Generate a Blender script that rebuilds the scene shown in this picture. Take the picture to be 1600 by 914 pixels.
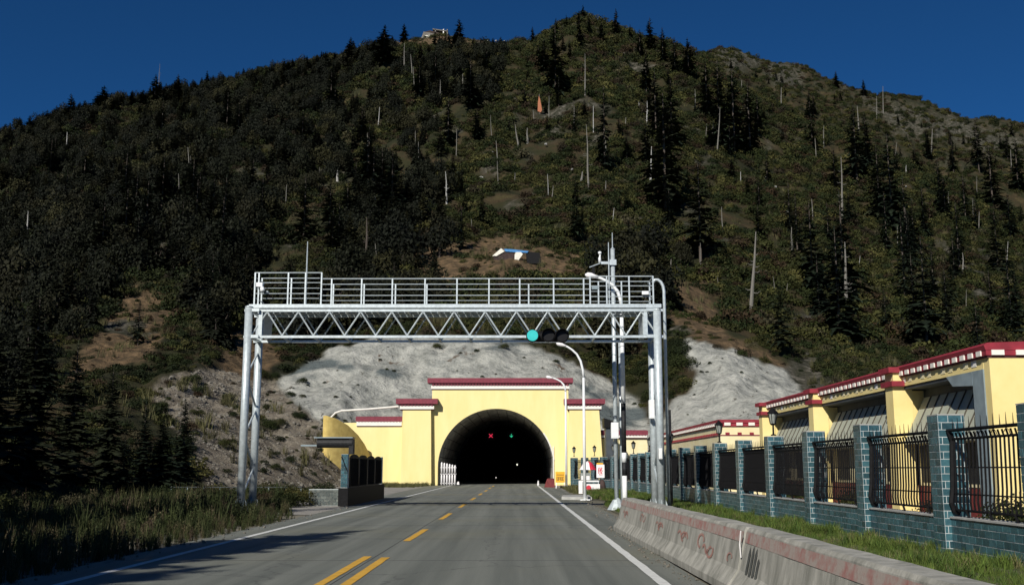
import bpy, math, random
import numpy as np
from mathutils import Vector, Matrix, Euler
random.seed(7); rng = np.random.default_rng(7)
R = math.radians
sc = bpy.context.scene
for o in list(bpy.data.objects): bpy.data.objects.remove(o)
COL = sc.collection
# ---------------------------------------------------------------- camera
F = 1616.0; H = 1.40; PITCH = math.atan(275/1616.0); YAW = math.atan(8/1616.0)
cam = bpy.data.objects.new('camera', bpy.data.cameras.new('camera')); COL.objects.link(cam)
cam.location = (0, 0, H); cam.rotation_euler = (math.pi/2+PITCH, 0, YAW)
cam.data.sensor_width = 36; cam.data.lens = 36*F/1600.0; cam.data.clip_start = .1; cam.data.clip_end = 6000
sc.camera = cam
# ---------------------------------------------------------------- world, sun, exposure
SUN_AZ = R(23.0)      # how far the light travels to the right of straight ahead
SUN_EL = R(32.0)
w = bpy.data.worlds.new('World'); sc.world = w; w.use_nodes = True
nt = w.node_tree; bg = nt.nodes['Background']
sky = nt.nodes.new('ShaderNodeTexSky'); sky.sky_type = 'NISHITA'; sky.sun_disc = False
sky.sun_elevation = SUN_EL; sky.sun_rotation = math.pi + SUN_AZ
sky.altitude = 2000; sky.air_density = .7; sky.dust_density = 0; sky.ozone_density = 10
tint = nt.nodes.new('ShaderNodeMix'); tint.data_type = 'RGBA'; tint.blend_type = 'MULTIPLY'; tint.inputs[0].default_value = 1; tint.inputs[7].default_value = (.42,.98,1.12,1)   # the deep polarised blue of thin mountain air
nt.links.new(sky.outputs[0], tint.inputs[6]); nt.links.new(tint.outputs[2], bg.inputs[0]); bg.inputs[1].default_value = .055
sun = bpy.data.objects.new('sun', bpy.data.lights.new('sun', 'SUN')); COL.objects.link(sun)
sun.data.energy = 5.0; sun.data.angle = R(.5); sun.data.color = (1, .95, .86)
sd = Vector((math.sin(SUN_AZ)*math.cos(SUN_EL), math.cos(SUN_AZ)*math.cos(SUN_EL), -math.sin(SUN_EL)))
sun.rotation_euler = sd.to_track_quat('-Z', 'Y').to_euler(); sun.location = (-30, -60, 60)
sc.view_settings.view_transform = 'Standard'; sc.view_settings.look = 'None'
sc.view_settings.gamma = 1; sc.view_settings.exposure = 0.0
try: sc.view_settings.use_curve_mapping = False
except Exception: pass
sc.render.engine = 'CYCLES'
sc.cycles.max_bounces = 6; sc.cycles.diffuse_bounces = 3; sc.cycles.transparent_max_bounces = 8

# ---------------------------------------------------------------- where a pixel of the 1600x914 photograph lies in the place
cp, sp = math.cos(PITCH), math.sin(PITCH); cyw, syw = math.cos(YAW), math.sin(YAW)
def ray(px, py):
    cx = (px-800)/F; cy = -(py-457)/F
    x, y, z = cx, cp-cy*sp, sp+cy*cp
    return x*cyw-y*syw, x*syw+y*cyw, z
def at(px, py, Y):
    x, y, z = ray(px, py); t = Y/y
    return Vector((x*t, Y, H+z*t))
def X(px, py, Y): return at(px, py, Y).x
def Z(py, Y): return at(800, py, Y).z
def gnd(px, py, z=0.0):
    x, y, zz = ray(px, py); t = (z-H)/zz
    return Vector((x*t, y*t, z))
def proj(x, y, z):
    x, y = x*cyw+y*syw, -x*syw+y*cyw
    z = z-H; d = y*cp+z*sp; u = -y*sp+z*cp
    return 800+F*x/d, 457-F*u/d

# ---------------------------------------------------------------- materials
def mat(name, col, rough=.7, metal=0., var=.15, scale=6., bump=.0, bscale=30., col2=None, emit=0., spec=.5, stretch=None, thr=(.35,.65), island=0.):
    m = bpy.data.materials.new(name); m.use_nodes = True; n = m.node_tree.nodes; l = m.node_tree.links
    b = n['Principled BSDF']; b.inputs['Roughness'].default_value = rough; b.inputs['Metallic'].default_value = metal
    b.inputs['Specular IOR Level'].default_value = spec
    tc = n.new('ShaderNodeTexCoord'); src = tc.outputs['Object']
    if stretch:
        mp = n.new('ShaderNodeMapping'); mp.inputs['Scale'].default_value = stretch; l.new(src, mp.inputs[0]); src = mp.outputs[0]
    no = n.new('ShaderNodeTexNoise'); no.inputs['Scale'].default_value = scale; no.inputs['Detail'].default_value = 6; no.inputs['Roughness'].default_value = .6
    l.new(src, no.inputs['Vector'])
    cr = n.new('ShaderNodeValToRGB'); cr.color_ramp.elements[0].position = thr[0]; cr.color_ramp.elements[1].position = thr[1]
    c = np.array(col[:3]); c2 = np.array(col2[:3]) if col2 else np.clip(c*(1+var), 0, 1); c1 = c if col2 else c*(1-var)
    cr.color_ramp.elements[0].color = (*c1, 1); cr.color_ramp.elements[1].color = (*c2, 1)
    l.new(no.outputs[0], cr.inputs[0]); out = cr.outputs[0]
    if island:
        g = n.new('ShaderNodeNewGeometry'); oi = n.new('ShaderNodeObjectInfo'); ad = n.new('ShaderNodeMath'); ad.operation = 'ADD'
        l.new(g.outputs['Random Per Island'], ad.inputs[0]); l.new(oi.outputs['Random'], ad.inputs[1])
        fr = n.new('ShaderNodeMath'); fr.operation = 'FRACT'; l.new(ad.outputs[0], fr.inputs[0])
        mr = n.new('ShaderNodeMapRange'); mr.inputs[3].default_value = 1-island; mr.inputs[4].default_value = 1+island; l.new(fr.outputs[0], mr.inputs[0])
        mx = n.new('ShaderNodeVectorMath'); mx.operation = 'SCALE'; l.new(out, mx.inputs[0]); l.new(mr.outputs[0], mx.inputs['Scale']); out = mx.outputs[0]
    l.new(out, b.inputs['Base Color'])
    if bump:
        n2 = n.new('ShaderNodeTexNoise'); n2.inputs['Scale'].default_value = bscale; n2.inputs['Detail'].default_value = 8; l.new(src, n2.inputs['Vector'])
        bp = n.new('ShaderNodeBump'); bp.inputs['Strength'].default_value = bump; bp.inputs['Distance'].default_value = .02
        l.new(n2.outputs[0], bp.inputs['Height']); l.new(bp.outputs[0], b.inputs['Normal'])
    if emit:
        b.inputs['Emission Color'].default_value = (*col[:3], 1); b.inputs['Emission Strength'].default_value = emit
    return m
def leafmat(name, var=.35, rough=.75):
    m = bpy.data.materials.new(name); m.use_nodes = True; n = m.node_tree.nodes; l = m.node_tree.links
    b = n['Principled BSDF']; b.inputs['Roughness'].default_value = rough; b.inputs['Specular IOR Level'].default_value = .15
    a = n.new('ShaderNodeAttribute'); a.attribute_type = 'INSTANCER'; a.attribute_name = 'color'
    g = n.new('ShaderNodeNewGeometry')
    mr = n.new('ShaderNodeMapRange'); mr.inputs[3].default_value = 1-var; mr.inputs[4].default_value = 1+var; l.new(g.outputs['Random Per Island'], mr.inputs[0])
    mx = n.new('ShaderNodeVectorMath'); mx.operation = 'SCALE'; l.new(a.outputs['Color'], mx.inputs[0]); l.new(mr.outputs[0], mx.inputs['Scale'])
    l.new(mx.outputs[0], b.inputs['Base Color'])
    return m
M = {}
M['steel'] = mat('galvanised_steel', (.52,.58,.60), .40, .3, .14, 9, .1, 60)
M['whitepole'] = mat('white_painted_pole', (.78,.80,.80), .4, 0, .06, 8)
M['black'] = mat('black_iron', (.007,.007,.008), .65, 0, .3, 12, spec=.15)
M['darkband'] = mat('black_paint_band', (.018,.019,.021), .6, 0, .5, 18, spec=.25)
M['lensoff'] = mat('unlit_dark_lens', (.006,.006,.007), .45, 0, .3, 9, spec=.2)
M['dusty'] = mat('dusty_teal_brick', (.055,.075,.075), .8, 0, 0, 9, .2, 40, col2=(.14,.15,.135), island=.3)
M['yellow'] = mat('yellow_render', (.80,.67,.29), .85, 0, .0, .7, .05, 60, col2=(.85,.73,.35), stretch=(1.5,1.5,.35))
M['yellowb'] = mat('yellow_render_building', (.78,.62,.25), .85, 0, .0, 1.0, .05, 60, col2=(.83,.69,.31))
M['cream'] = mat('cream_render', (.74,.64,.36), .85, 0, .0, 1.2, .1, 60, col2=(.8,.72,.46))
M['ochre'] = mat('ochre_render', (.55,.40,.12), .9, 0, 0, 2.0, .3, 30, col2=(.72,.55,.18))  # deeper ochre than the yellow render, tone varied at random
M['maroon'] = mat('maroon_cornice', (.21,.035,.055), .7, 0, .2, 5, .4, 25, stretch=(1,8,1))
M['red'] = mat('red_cornice', (.25,.017,.032), .75, 0, .2, 3, .15, 25)
M['white'] = mat('white_paint', (.80,.77,.70), .7, 0, .05, 4)
M['dent'] = mat('dark_maroon_dentil', (.09,.02,.025), .8)
M['lining'] = mat('sooty_concrete_lining', (.42,.39,.34), .85, 0, .4, 1.5, .3, 8, stretch=(1,.3,1))
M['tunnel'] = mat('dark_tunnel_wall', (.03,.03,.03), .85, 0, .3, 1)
M['teal'] = mat('teal_glazed_brick', (.028,.075,.095), .32, 0, 0, 14, .25, 40, col2=(.045,.115,.135), island=.38)
M['mortar'] = mat('pale_mortar', (.46,.50,.50), .9, 0, .2, 10)
M['conc'] = mat('weathered_concrete', (.20,.20,.175), .9, 0, 0, 3, .4, 25, col2=(.40,.39,.35), stretch=(1.6,1.6,.3))
M['conc_lt'] = mat('pale_concrete_slab', (.38,.38,.36), .85, 0, .15, 3, .2)
M['redpaint'] = mat('worn_red_paint', (.33,.28,.25), .85, 0, 0, 6, .2, 30, col2=(.30,.135,.12), thr=(.44,.66))
M['redmark'] = mat('faded_red_paint_mark', (.32,.22,.19), .85, 0, 0, 12, col2=(.36,.15,.12))
M['greymark'] = mat('dark_grey_smear', (.07,.075,.07), .9, 0, .4, 8)
M['lineW'] = mat('road_line_white', (.55,.56,.54), .8, 0, 0, 9, col2=(.70,.71,.69))
M['lineY'] = mat('road_line_yellow', (.55,.30,.03), .8, 0, 0, 5, col2=(.66,.38,.05))
M['glassblue'] = mat('blue_grey_metal_sheet', (.22,.28,.31), .5, 0, .15, 2)
M['awning'] = mat('grey_green_roof_sheet', (.40,.42,.34), .6, 0, .1, 1.2)
M['awndark'] = mat('dark_rib', (.07,.06,.045), .7)
M['soffit'] = mat('dark_blue_grey_soffit', (.045,.055,.065), .7, 0, .3, 1.5)
M['bark'] = mat('dark_bark', (.07,.055,.045), .95, 0, .4, 8, .4)
M['snag'] = mat('bleached_dead_wood', (.155,.145,.125), .9, 0, .25, 6, .3, stretch=(4,4,.4))
M['snagw'] = mat('white_birch_bark', (.34,.33,.31), .8, 0, .1, 5)
M['needles'] = leafmat('fir_needles', .4)
M['leaves'] = leafmat('shrub_leaves', .35)
M['grass'] = leafmat('grass_blades', .35)
M['rock'] = mat('slope_rock', (.16,.145,.125), .95, 0, .3, 3, .8, 12)
M['tarpW'] = mat('white_tarpaulin', (.75,.72,.62), .6, 0, .1, 4)
M['tarpB'] = mat('blue_tarpaulin', (.03,.20,.48), .5, 0, .15, 4)
M['darkcloth'] = mat('dark_brown_cloth', (.045,.028,.025), .9, 0, .4, 3)
M['orange'] = mat('orange_prayer_flag', (.36,.13,.06), .8)
M['signY'] = mat('yellow_sign_face', (.80,.42,.02), .5, 0, .04, 5)
M['text'] = mat('sign_dark_lettering', (.05,.03,.02), .6)
M['redP'] = mat('bright_red_cloth', (.62,.03,.06), .6)
M['whiteC'] = mat('white_cloth', (.82,.80,.80), .7, 0, .05)
M['green_on'] = mat('lit_green_lens', (.035,.38,.37), .6, emit=.5, spec=.1)
M['ledR'] = mat('lit_red_led', (.9,.04,.10), .4, emit=.8)
M['ledG'] = mat('lit_green_led', (.04,.7,.36), .4, emit=.7)
M['lampglow'] = mat('small_tunnel_lamp', (.9,.9,.75), .4, emit=1.5)
M['glass'] = mat('lantern_glass', (.25,.27,.25), .2, 0, .2)
M['maroonbox'] = mat('dark_red_box', (.16,.02,.02), .6, 0, .3, 4)

# ---------------------------------------------------------------- mesh helpers
class MB:
    def __init__(s): s.v = []; s.f = []
    def add(s, vs, fs):
        b = len(s.v); s.v += [tuple(v) for v in vs]; s.f += [tuple(b+i for i in f) for f in fs]; return s
    def box(s, x0, x1, y0, y1, z0, z1):
        return s.add([(x0,y0,z0),(x1,y0,z0),(x1,y1,z0),(x0,y1,z0),(x0,y0,z1),(x1,y0,z1),(x1,y1,z1),(x0,y1,z1)],
                     [(0,3,2,1),(4,5,6,7),(0,1,5,4),(1,2,6,5),(2,3,7,6),(3,0,4,7)])
    def obox(s, c, ax, hx, hy, z0, z1):        # box turned about z by the direction ax
        ax = Vector((ax[0], ax[1])).normalized(); ay = Vector((-ax.y, ax.x)); vs = []
        for z in (z0, z1):
            for a, b in ((-1,-1),(1,-1),(1,1),(-1,1)):
                p = Vector(c[:2])+ax*hx*a+ay*hy*b; vs.append((p.x, p.y, z))
        return s.add(vs, [(0,3,2,1),(4,5,6,7),(0,1,5,4),(1,2,6,5),(2,3,7,6),(3,0,4,7)])
    def tube(s, pts, r, n=8, cap=True):
        pts = [Vector(p) for p in pts]; rs = r if isinstance(r, (list, tuple)) else [r]*len(pts); b = len(s.v); prev = None
        for i, p in enumerate(pts):
            t = (pts[min(i+1, len(pts)-1)]-pts[max(i-1, 0)]).normalized()
            if prev is None:
                a = Vector((0,0,1)) if abs(t.z) < .9 else Vector((1,0,0)); u = t.cross(a).normalized()
            else: u = (prev-t*prev.dot(t)).normalized()
            prev = u; v = t.cross(u)
            for k in range(n):
                an = 2*math.pi*k/n; s.v.append(tuple(p+(u*math.cos(an)+v*math.sin(an))*rs[i]))
        for i in range(len(pts)-1):
            for k in range(n):
                k2 = (k+1) % n; s.f.append((b+i*n+k, b+i*n+k2, b+(i+1)*n+k2, b+(i+1)*n+k))
        if cap:
            s.f.append(tuple(b+k for k in range(n))[::-1]); s.f.append(tuple(b+(len(pts)-1)*n+k for k in range(n)))
        return s
    def prism(s, poly, d, off=(0,0,0)):         # poly: 3-D outline, d: extrusion
        d = Vector(d); n = len(poly); off = Vector(off); P = [Vector(p)+off for p in poly]
        return s.add(P+[p+d for p in P], [tuple(range(n))[::-1], tuple(range(n, 2*n))]+[(i, (i+1) % n, n+(i+1) % n, n+i) for i in range(n)])
    def mesh(s, name, m, smooth=False):
        me = bpy.data.meshes.new(name); me.from_pydata(s.v, [], s.f); me.update()
        if m: me.materials.append(m)
        if smooth: me.polygons.foreach_set('use_smooth', [True]*len(me.polygons))
        return me
    def build(s, name, m, parent=None, smooth=False, loc=None):
        return link(name, s.mesh(name, m, smooth), parent, loc)
def link(name, me, parent=None, loc=None):
    o = bpy.data.objects.new(name, me); COL.objects.link(o)
    if parent: o.parent = parent
    if loc is not None: o.location = loc
    elif parent: o.matrix_parent_inverse = Matrix.Translation(-Vector(parent.location)) if not any(parent.rotation_euler) else parent.matrix_basis.inverted()
    return o
def fixn(me):
    import bmesh
    b = bmesh.new(); b.from_mesh(me); bmesh.ops.recalc_face_normals(b, faces=b.faces); b.to_mesh(me); b.free()
def bevel(o, wd=.02, seg=2):
    md = o.modifiers.new('bevel', 'BEVEL'); md.width = wd; md.segments = seg; md.limit_method = 'ANGLE'; return o
def tag(o, label=None, cat=None, group=None, kind=None):
    if label: o['label'] = label
    if cat: o['category'] = cat
    if group: o['group'] = group
    if kind: o['kind'] = kind
    return o
def thing(name, label, cat, loc=(0,0,0), group=None):
    o = bpy.data.objects.new(name, None); o.empty_display_size = .3; COL.objects.link(o); o.location = loc
    return tag(o, label, cat, group)
def struct(name, mb, m, smooth=False): return tag(mb.build(name, m, None, smooth), kind='structure')
def npmesh(name, V, Fq, m, nper=4, smooth=False):
    me = bpy.data.meshes.new(name); V = np.asarray(V, np.float32); Fq = np.asarray(Fq, np.int32)
    me.vertices.add(len(V)); me.vertices.foreach_set('co', V.ravel())
    me.loops.add(Fq.size); me.loops.foreach_set('vertex_index', Fq.ravel())
    me.polygons.add(len(Fq)); me.polygons.foreach_set('loop_start', np.arange(0, Fq.size, nper, dtype=np.int32))
    me.polygons.foreach_set('use_smooth', np.full(len(Fq), smooth))
    me.update(calc_edges=True); me.validate()
    if m: me.materials.append(m)
    return me

# ---------------------------------------------------------------- mountain terrain
def vnoise(x, y, seed):
    xi = np.floor(x).astype(np.int64); yi = np.floor(y).astype(np.int64); fx = x-xi; fy = y-yi
    fx = fx*fx*(3-2*fx); fy = fy*fy*(3-2*fy)
    def h(a, b):
        n = (a*374761393+b*668265263+seed*974711) & 0xffffffff
        n = ((n ^ (n >> 13))*1274126177) & 0xffffffff
        return ((n ^ (n >> 16)) & 0xffff)/65535.0
    return (h(xi,yi)*(1-fx)+h(xi+1,yi)*fx)*(1-fy)+(h(xi,yi+1)*(1-fx)+h(xi+1,yi+1)*fx)*fy
def fbm(x, y, seed, o=5):
    s = 0; a = .5
    for i in range(o): s = s+a*(vnoise(x, y, seed+i)-.5)*2; x = x*2.03+17.1; y = y*2.03+9.7; a *= .5
    return s
sil = [(-700,520),(-300,330),(0,215),(50,205),(100,185),(150,172),(200,160),(250,150),(300,142),(350,130),(400,118),(450,108),(500,98),(550,88),(600,75),(640,66),(680,60),(720,62),(760,68),(800,66),(830,62),(860,45),(880,32),(910,22),(940,33),(975,44),(1000,56),(1040,62),(1080,78),(1150,130),(1240,180),(1400,255),(1600,345),(2000,450),(2600,560)]
far = [(-700,600),(1040,120),(1085,74),(1115,68),(1150,68),(1180,84),(1200,92),(1250,105),(1290,122),(1350,142),(1400,152),(1450,166),(1500,180),(1550,188),(1600,197),(1750,240),(2000,320),(2600,420)]
coarse = [ # px, foot, (Y,py) x4, ridge distance
 (-700,34,(60,690),(100,640),(170,590),(300,560),400),
 (-300,38,(60,670),(100,590),(170,520),(300,430),430),
 (0,45,(65,655),(105,550),(180,440),(310,320),450),
 (150,50,(72,650),(100,572),(170,450),(300,300),460),
 (300,60,(80,640),(98,575),(150,470),(280,310),460),
 (430,70,(84,690),(100,610),(140,500),(270,300),460),
 (520,82,(93,660),(110,555),(148,480),(270,290),460),
 (600,95,(99,650),(114,532),(150,462),(270,280),460),
 (680,97,(101,640),(116,528),(150,450),(270,270),440),
 (775,97,(101,640),(116,531),(150,440),(270,260),440),
 (870,97,(101,650),(116,555),(150,450),(270,250),450),
 (940,95,(100,670),(116,590),(150,460),(270,250),450),
 (1010,88,(98,680),(114,600),(150,460),(270,260),450),
 (1060,78,(92,700),(112,545),(145,480),(270,260),450),
 (1140,70,(88,690),(110,545),(145,500),(270,280),440),
 (1240,66,(85,680),(112,590),(150,500),(270,300),440),
 (1400,60,(80,680),(115,590),(160,500),(280,370),440),
 (1600,55,(75,690),(110,610),(170,530),(300,430),440),
 (2000,50,(70,700),(110,640),(180,590),(320,520),440),
 (2600,45,(70,710),(110,680),(180,640),(320,600),440)]
cpx = np.array([c[0] for c in coarse], float)
cols = np.arange(-700, 2601, 12.0)
def lv(fn): return np.interp(cols, cpx, [fn(c) for c in coarse])
def smooth(a, k=7):
    p = np.pad(a, k, mode='edge'); ker = np.hanning(2*k+3)[1:-1]; ker /= ker.sum(); return np.convolve(p, ker, 'valid')
foot = smooth(lv(lambda c: c[1]), 3)
LY = [foot-12, foot]; LZ = [np.full(len(cols), -.8), np.full(len(cols), -.05)]; LU = [None, None]
def uz(px, py, Y):
    cx = (px-800)/F; cy = -(py-457)/F; x = cx; y = cp-cy*sp; z = sp+cy*cp; x, y = x*cyw-y*syw, x*syw+y*cyw
    return x/y, H+z/y*Y
for k in range(2, 6):
    Yk = smooth(lv(lambda c: c[k][0]), 2); pk = smooth(lv(lambda c: c[k][1]), 2); u, z = uz(cols, pk, Yk); LY.append(Yk); LZ.append(z); LU.append(u)
Yr = smooth(lv(lambda c: c[6]), 2); pr = np.interp(cols, *zip(*sil)); u, z = uz(cols, pr, Yr); LY.append(Yr); LZ.append(z); LU.append(u)
LU[0] = LU[1] = uz(cols, np.full(len(cols), 740.), 50.)[0]
zr = z; pf = np.interp(cols, *zip(*far)); pf = np.where(cols < 1080, pr+60, pf); uf, zf = uz(cols, pf, 760.)
LY.append(Yr+80); LZ.append(np.where(cols < 1080, zr-45, np.minimum(zr-12, zf-60))); LU.append(u)
LY.append(np.full(len(cols), 760.)); LZ.append(np.where(cols < 1060, np.minimum(zf, zr), zf)); LU.append(uf)
LY.append(np.full(len(cols), 1100.)); LZ.append(zf-180); LU.append(uf)
LY = np.array(LY); LZ = np.array(LZ); LU = np.array(LU)
YS = np.concatenate([np.linspace(34, 62, 28, endpoint=False), np.linspace(62, 130, 190, endpoint=False), np.geomspace(130, 480, 170, endpoint=False), np.geomspace(480, 1100, 60)])
US = np.concatenate([np.linspace(-.98, -.56, 50, endpoint=False), np.linspace(-.56, .56, 440, endpoint=False), np.linspace(.56, .98, 50)])
G = np.zeros((len(YS), len(US)))
for i, y in enumerate(YS):
    zc = np.empty(len(cols)); uc = np.empty(len(cols))
    for j in range(len(cols)):
        zc[j] = np.interp(y, LY[:, j], LZ[:, j]); uc[j] = np.interp(y, LY[:, j], LU[:, j])
    G[i] = np.interp(US, uc, zc)
GX = US[None, :]*YS[:, None]; GY = np.repeat(YS[:, None], len(US), 1)
rise = np.clip(G/8.0, 0, 1); nearR = np.exp(-((GY-445)/45.0)**2)
amp = np.clip((GY-60)/320.0, 0.04, 1)*rise*(1-.72*nearR)
G += amp*(13*fbm(GX/50+3, GY/80, 11, 4)+6.5*(.4-np.abs(fbm(GX/16, GY/26, 31, 4)))+3.5*fbm(GX/5, GY/6, 35, 3))
G += rise*np.clip((150-GY)/60, 0, 1)*(1.0*fbm(GX/2.6, G/2.3, 51, 5)+.42*fbm(GX/1.1, G/1.4, 57, 3)+1.3*(.5-np.abs(fbm(GX/6., GY/5., 77, 4)))*1.2-.5)
PX, PY = np.empty_like(G), np.empty_like(G)
_x = GX*cyw+GY*syw; _y = -GX*syw+GY*cyw; _z = G-H; _d = _y*cp+_z*sp; PX = 800+F*_x/_d; PY = 457-F*(-_y*sp+_z*cp)/_d
def inpoly(px, py, poly):
    r = np.zeros(px.shape, bool); n = len(poly)
    for i in range(n):
        x0, y0 = poly[i]; x1, y1 = poly[(i+1) % n]
        if y0 == y1: continue
        c = ((y0 > py) != (y1 > py)) & (px < (x1-x0)*(py-y0)/(y1-y0)+x0); r ^= c
    return r
jx = PX+9*fbm(PX/14, PY/14, 5, 3); jy = PY+8*fbm(PX/14+50, PY/14, 6, 3)
near = GY < 128
shot = inpoly(jx, jy, [(432,600),(470,572),(520,545),(600,528),(700,524),(790,528),(830,541),(870,556),(900,572),(935,588),(960,600),(990,618),(1010,655),(1040,662),(1046,630),(1082,605),(1086,580),(1060,532),(1100,536),(1140,545),(1185,562),(1228,580),(1248,612),(1230,770),(560,770),(500,660),(452,620)]) & near
shot |= near & (GY > 88) & (PX > 560) & (PX < 960) & (PY > 600)
scree = inpoly(jx, jy, [(235,612),(270,585),(330,575),(380,588),(432,598),(470,640),(520,660),(560,770),(325,775),(300,705),(262,660)]) & (GY < 140)
soil = inpoly(jx, jy, [(200,450),(260,455),(270,500),(235,560),(150,585),(90,610),(120,560)]) & (GY < 260)
for poly in ([(345,520),(400,500),(440,560),(400,600),(350,590)], [(640,392),(790,365),(905,400),(925,432),(700,440),(660,440)], [(1040,440),(1100,440),(1130,520),(1230,570),(1300,600),(1280,640),(1200,560),(1080,530),(1040,500)],
             [(370,380),(400,385),(395,420),(365,415)], [(70,440),(130,420),(120,470),(80,470)], [(560,60),(650,45),(790,66),(800,90),(660,72),(590,85)]): soil |= inpoly(jx, jy, poly) & (GY < 520)
rocky = inpoly(jx, jy, [(1110,66),(1190,80),(1190,110),(1130,105)]) | inpoly(jx, jy, [(1200,95),(1260,110),(1250,140),(1190,120)]) | inpoly(jx, jy, [(1340,145),(1480,180),(1600,215),(1600,250),(1460,215),(1400,205),(1350,165)]) | inpoly(jx, jy, [(960,70),(1010,80),(1020,135),(975,110)]) | inpoly(jx, jy, [(1250,545),(1330,590),(1240,640),(1220,580)])
rockn = (fbm(GX/9, G/6, 91, 4) > .36) & (GY > 120)
def blur(a):
    a = a.astype(float)
    for _ in range(1):
        a = (np.roll(a, 1, 0)+a*2+np.roll(a, -1, 0))/4; a = (np.roll(a, 1, 1)+a*2+np.roll(a, -1, 1))/4
    return a
nv = len(US); idx = np.arange(G.size).reshape(G.shape)
Q = np.stack([idx[:-1, :-1], idx[:-1, 1:], idx[1:, 1:], idx[1:, :-1]], -1).reshape(-1, 4)
V = np.stack([GX, GY, G], -1).reshape(-1, 3)
inside = (np.abs(V[:, 0]+1.84) < 7.6) & (V[:, 2] < 8.0) & (V[:, 1] < 330)
Q = Q[~inside[Q].all(1)]
me = npmesh('mountain', V, Q, None, 4, True)
ca = me.color_attributes.new('zone', 'FLOAT_COLOR', 'POINT')
zz = np.stack([blur(shot), blur(scree), blur(soil), blur(rocky | rockn)], -1).reshape(-1, 4).astype(np.float32)
ca.data.foreach_set('color', zz.ravel())
def terrain_mat():
    m = bpy.data.materials.new('mountain_ground'); m.use_nodes = True; n = m.node_tree.nodes; l = m.node_tree.links; b = n['Principled BSDF']
    b.inputs['Roughness'].default_value = .95; b.inputs['Specular IOR Level'].default_value = .15
    a = n.new('ShaderNodeAttribute'); a.attribute_name = 'zone'; se = n.new('ShaderNodeSeparateColor'); l.new(a.outputs['Color'], se.inputs[0])
    tc = n.new('ShaderNodeTexCoord')
    def noise(scale, det=8, rough=.6, st=None):
        t = n.new('ShaderNodeTexNoise'); t.inputs['Scale'].default_value = scale; t.inputs['Detail'].default_value = det; t.inputs['Roughness'].default_value = rough
        s = tc.outputs['Object']
        if st: mp = n.new('ShaderNodeMapping'); mp.inputs['Scale'].default_value = st; mp.inputs['Rotation'].default_value = (0, R(25), 0); l.new(s, mp.inputs[0]); s = mp.outputs[0]
        l.new(s, t.inputs['Vector']); return t.outputs[0]
    def ramp(f, stops):
        r = n.new('ShaderNodeValToRGB'); e = r.color_ramp.elements
        while len(e) < len(stops): e.new(.5)
        for q, (p, c) in zip(e, stops): q.position = p; q.color = (*c, 1)
        l.new(f, r.inputs[0]); return r.outputs[0]
    def mix(f, c1, c2):
        x = n.new('ShaderNodeMix'); x.data_type = 'RGBA'; l.new(f, x.inputs[0]); l.new(c1, x.inputs[6]); l.new(c2, x.inputs[7]); return x.outputs[2]
    base = ramp(noise(.12), [(.32,(.012,.014,.007)),(.48,(.030,.030,.013)),(.58,(.044,.032,.017)),(.7,(.075,.063,.027))])
    soilc = ramp(noise(.9), [(.3,(.045,.034,.02)),(.48,(.10,.07,.04)),(.6,(.15,.10,.055)),(.75,(.25,.17,.10))])
    screec = ramp(noise(.8, 10, .7), [(.3,(.06,.05,.038)),(.43,(.15,.128,.10)),(.56,(.235,.205,.16)),(.7,(.33,.295,.24))])
    rockc = ramp(noise(.5, 10, .75), [(.42,(.022,.024,.013)),(.54,(.07,.065,.05)),(.68,(.20,.18,.15))])
    s1 = ramp(noise(.55, 10, .72), [(.3,(.13,.135,.115)),(.42,(.27,.275,.25)),(.54,(.40,.40,.36)),(.68,(.52,.515,.465))])
    wet = ramp(noise(.10, 5, .5, (1,1,2.2)), [(.56,(0,0,0)),(.62,(1,1,1))]); wc = n.new('ShaderNodeRGB'); wc.outputs[0].default_value = (.115,.135,.135,1)
    br = ramp(noise(.22, 9, .7, (1.2,1,.6)), [(.63,(0,0,0)),(.68,(1,1,1))]); bc = n.new('ShaderNodeRGB'); bc.outputs[0].default_value = (.13,.10,.075,1)
    crk = ramp(noise(.45, 14, .8, (1.4,1,.35)), [(.375,(1,1,1)),(.405,(0,0,0))]); dk = n.new('ShaderNodeRGB'); dk.outputs[0].default_value = (.075,.07,.055,1); s1 = mix(crk, s1, dk.outputs[0]); s2 = mix(wet, s1, wc.outputs[0]); s3 = mix(br, s2, bc.outputs[0])
    c = mix(se.outputs[2], base, soilc); c = mix(a.outputs['Alpha'], c, rockc); c = mix(se.outputs[1], c, screec); c = mix(se.outputs[0], c, s3)
    l.new(c, b.inputs['Base Color'])
    bp = n.new('ShaderNodeBump'); bp.inputs['Strength'].default_value = 1.0; bp.inputs['Distance'].default_value = .6
    l.new(noise(1.1, 12, .68), bp.inputs['Height']); l.new(bp.outputs[0], b.inputs['Normal'])
    return m
me.materials.append(terrain_mat())
tag(link('mountain', me), kind='structure')
iY = np.arange(len(YS)); iU = np.arange(len(US))
def gsample(A, x, y):
    x = np.asarray(x, float); y = np.asarray(y, float)
    a = np.clip(np.interp(y, YS, iY), 0, len(YS)-1.001); b = np.clip(np.interp(x/y, US, iU), 0, len(US)-1.001)
    i = a.astype(int); j = b.astype(int); fa = a-i; fb = b-j
    return (A[i,j]*(1-fb)+A[i,j+1]*fb)*(1-fa)+(A[i+1,j]*(1-fb)+A[i+1,j+1]*fb)*fa
def terr(x, y): return np.maximum(gsample(G, x, np.maximum(y, 35)), 0)
def hit(px, py, y0=62, y1=1000):                      # the point of the slope seen at a pixel
    x, y, z = ray(px, py)
    Ys = np.geomspace(y0, y1, 900); zs = H+z/y*Ys; g = gsample(G, x/y*Ys, Ys)
    k = np.argmax(g > zs)
    if not (g > zs).any(): k = int(np.argmin(np.abs(zs-g)[Ys < 470]))
    return Vector((x/y*Ys[k], Ys[k], float(g[k])))
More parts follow.
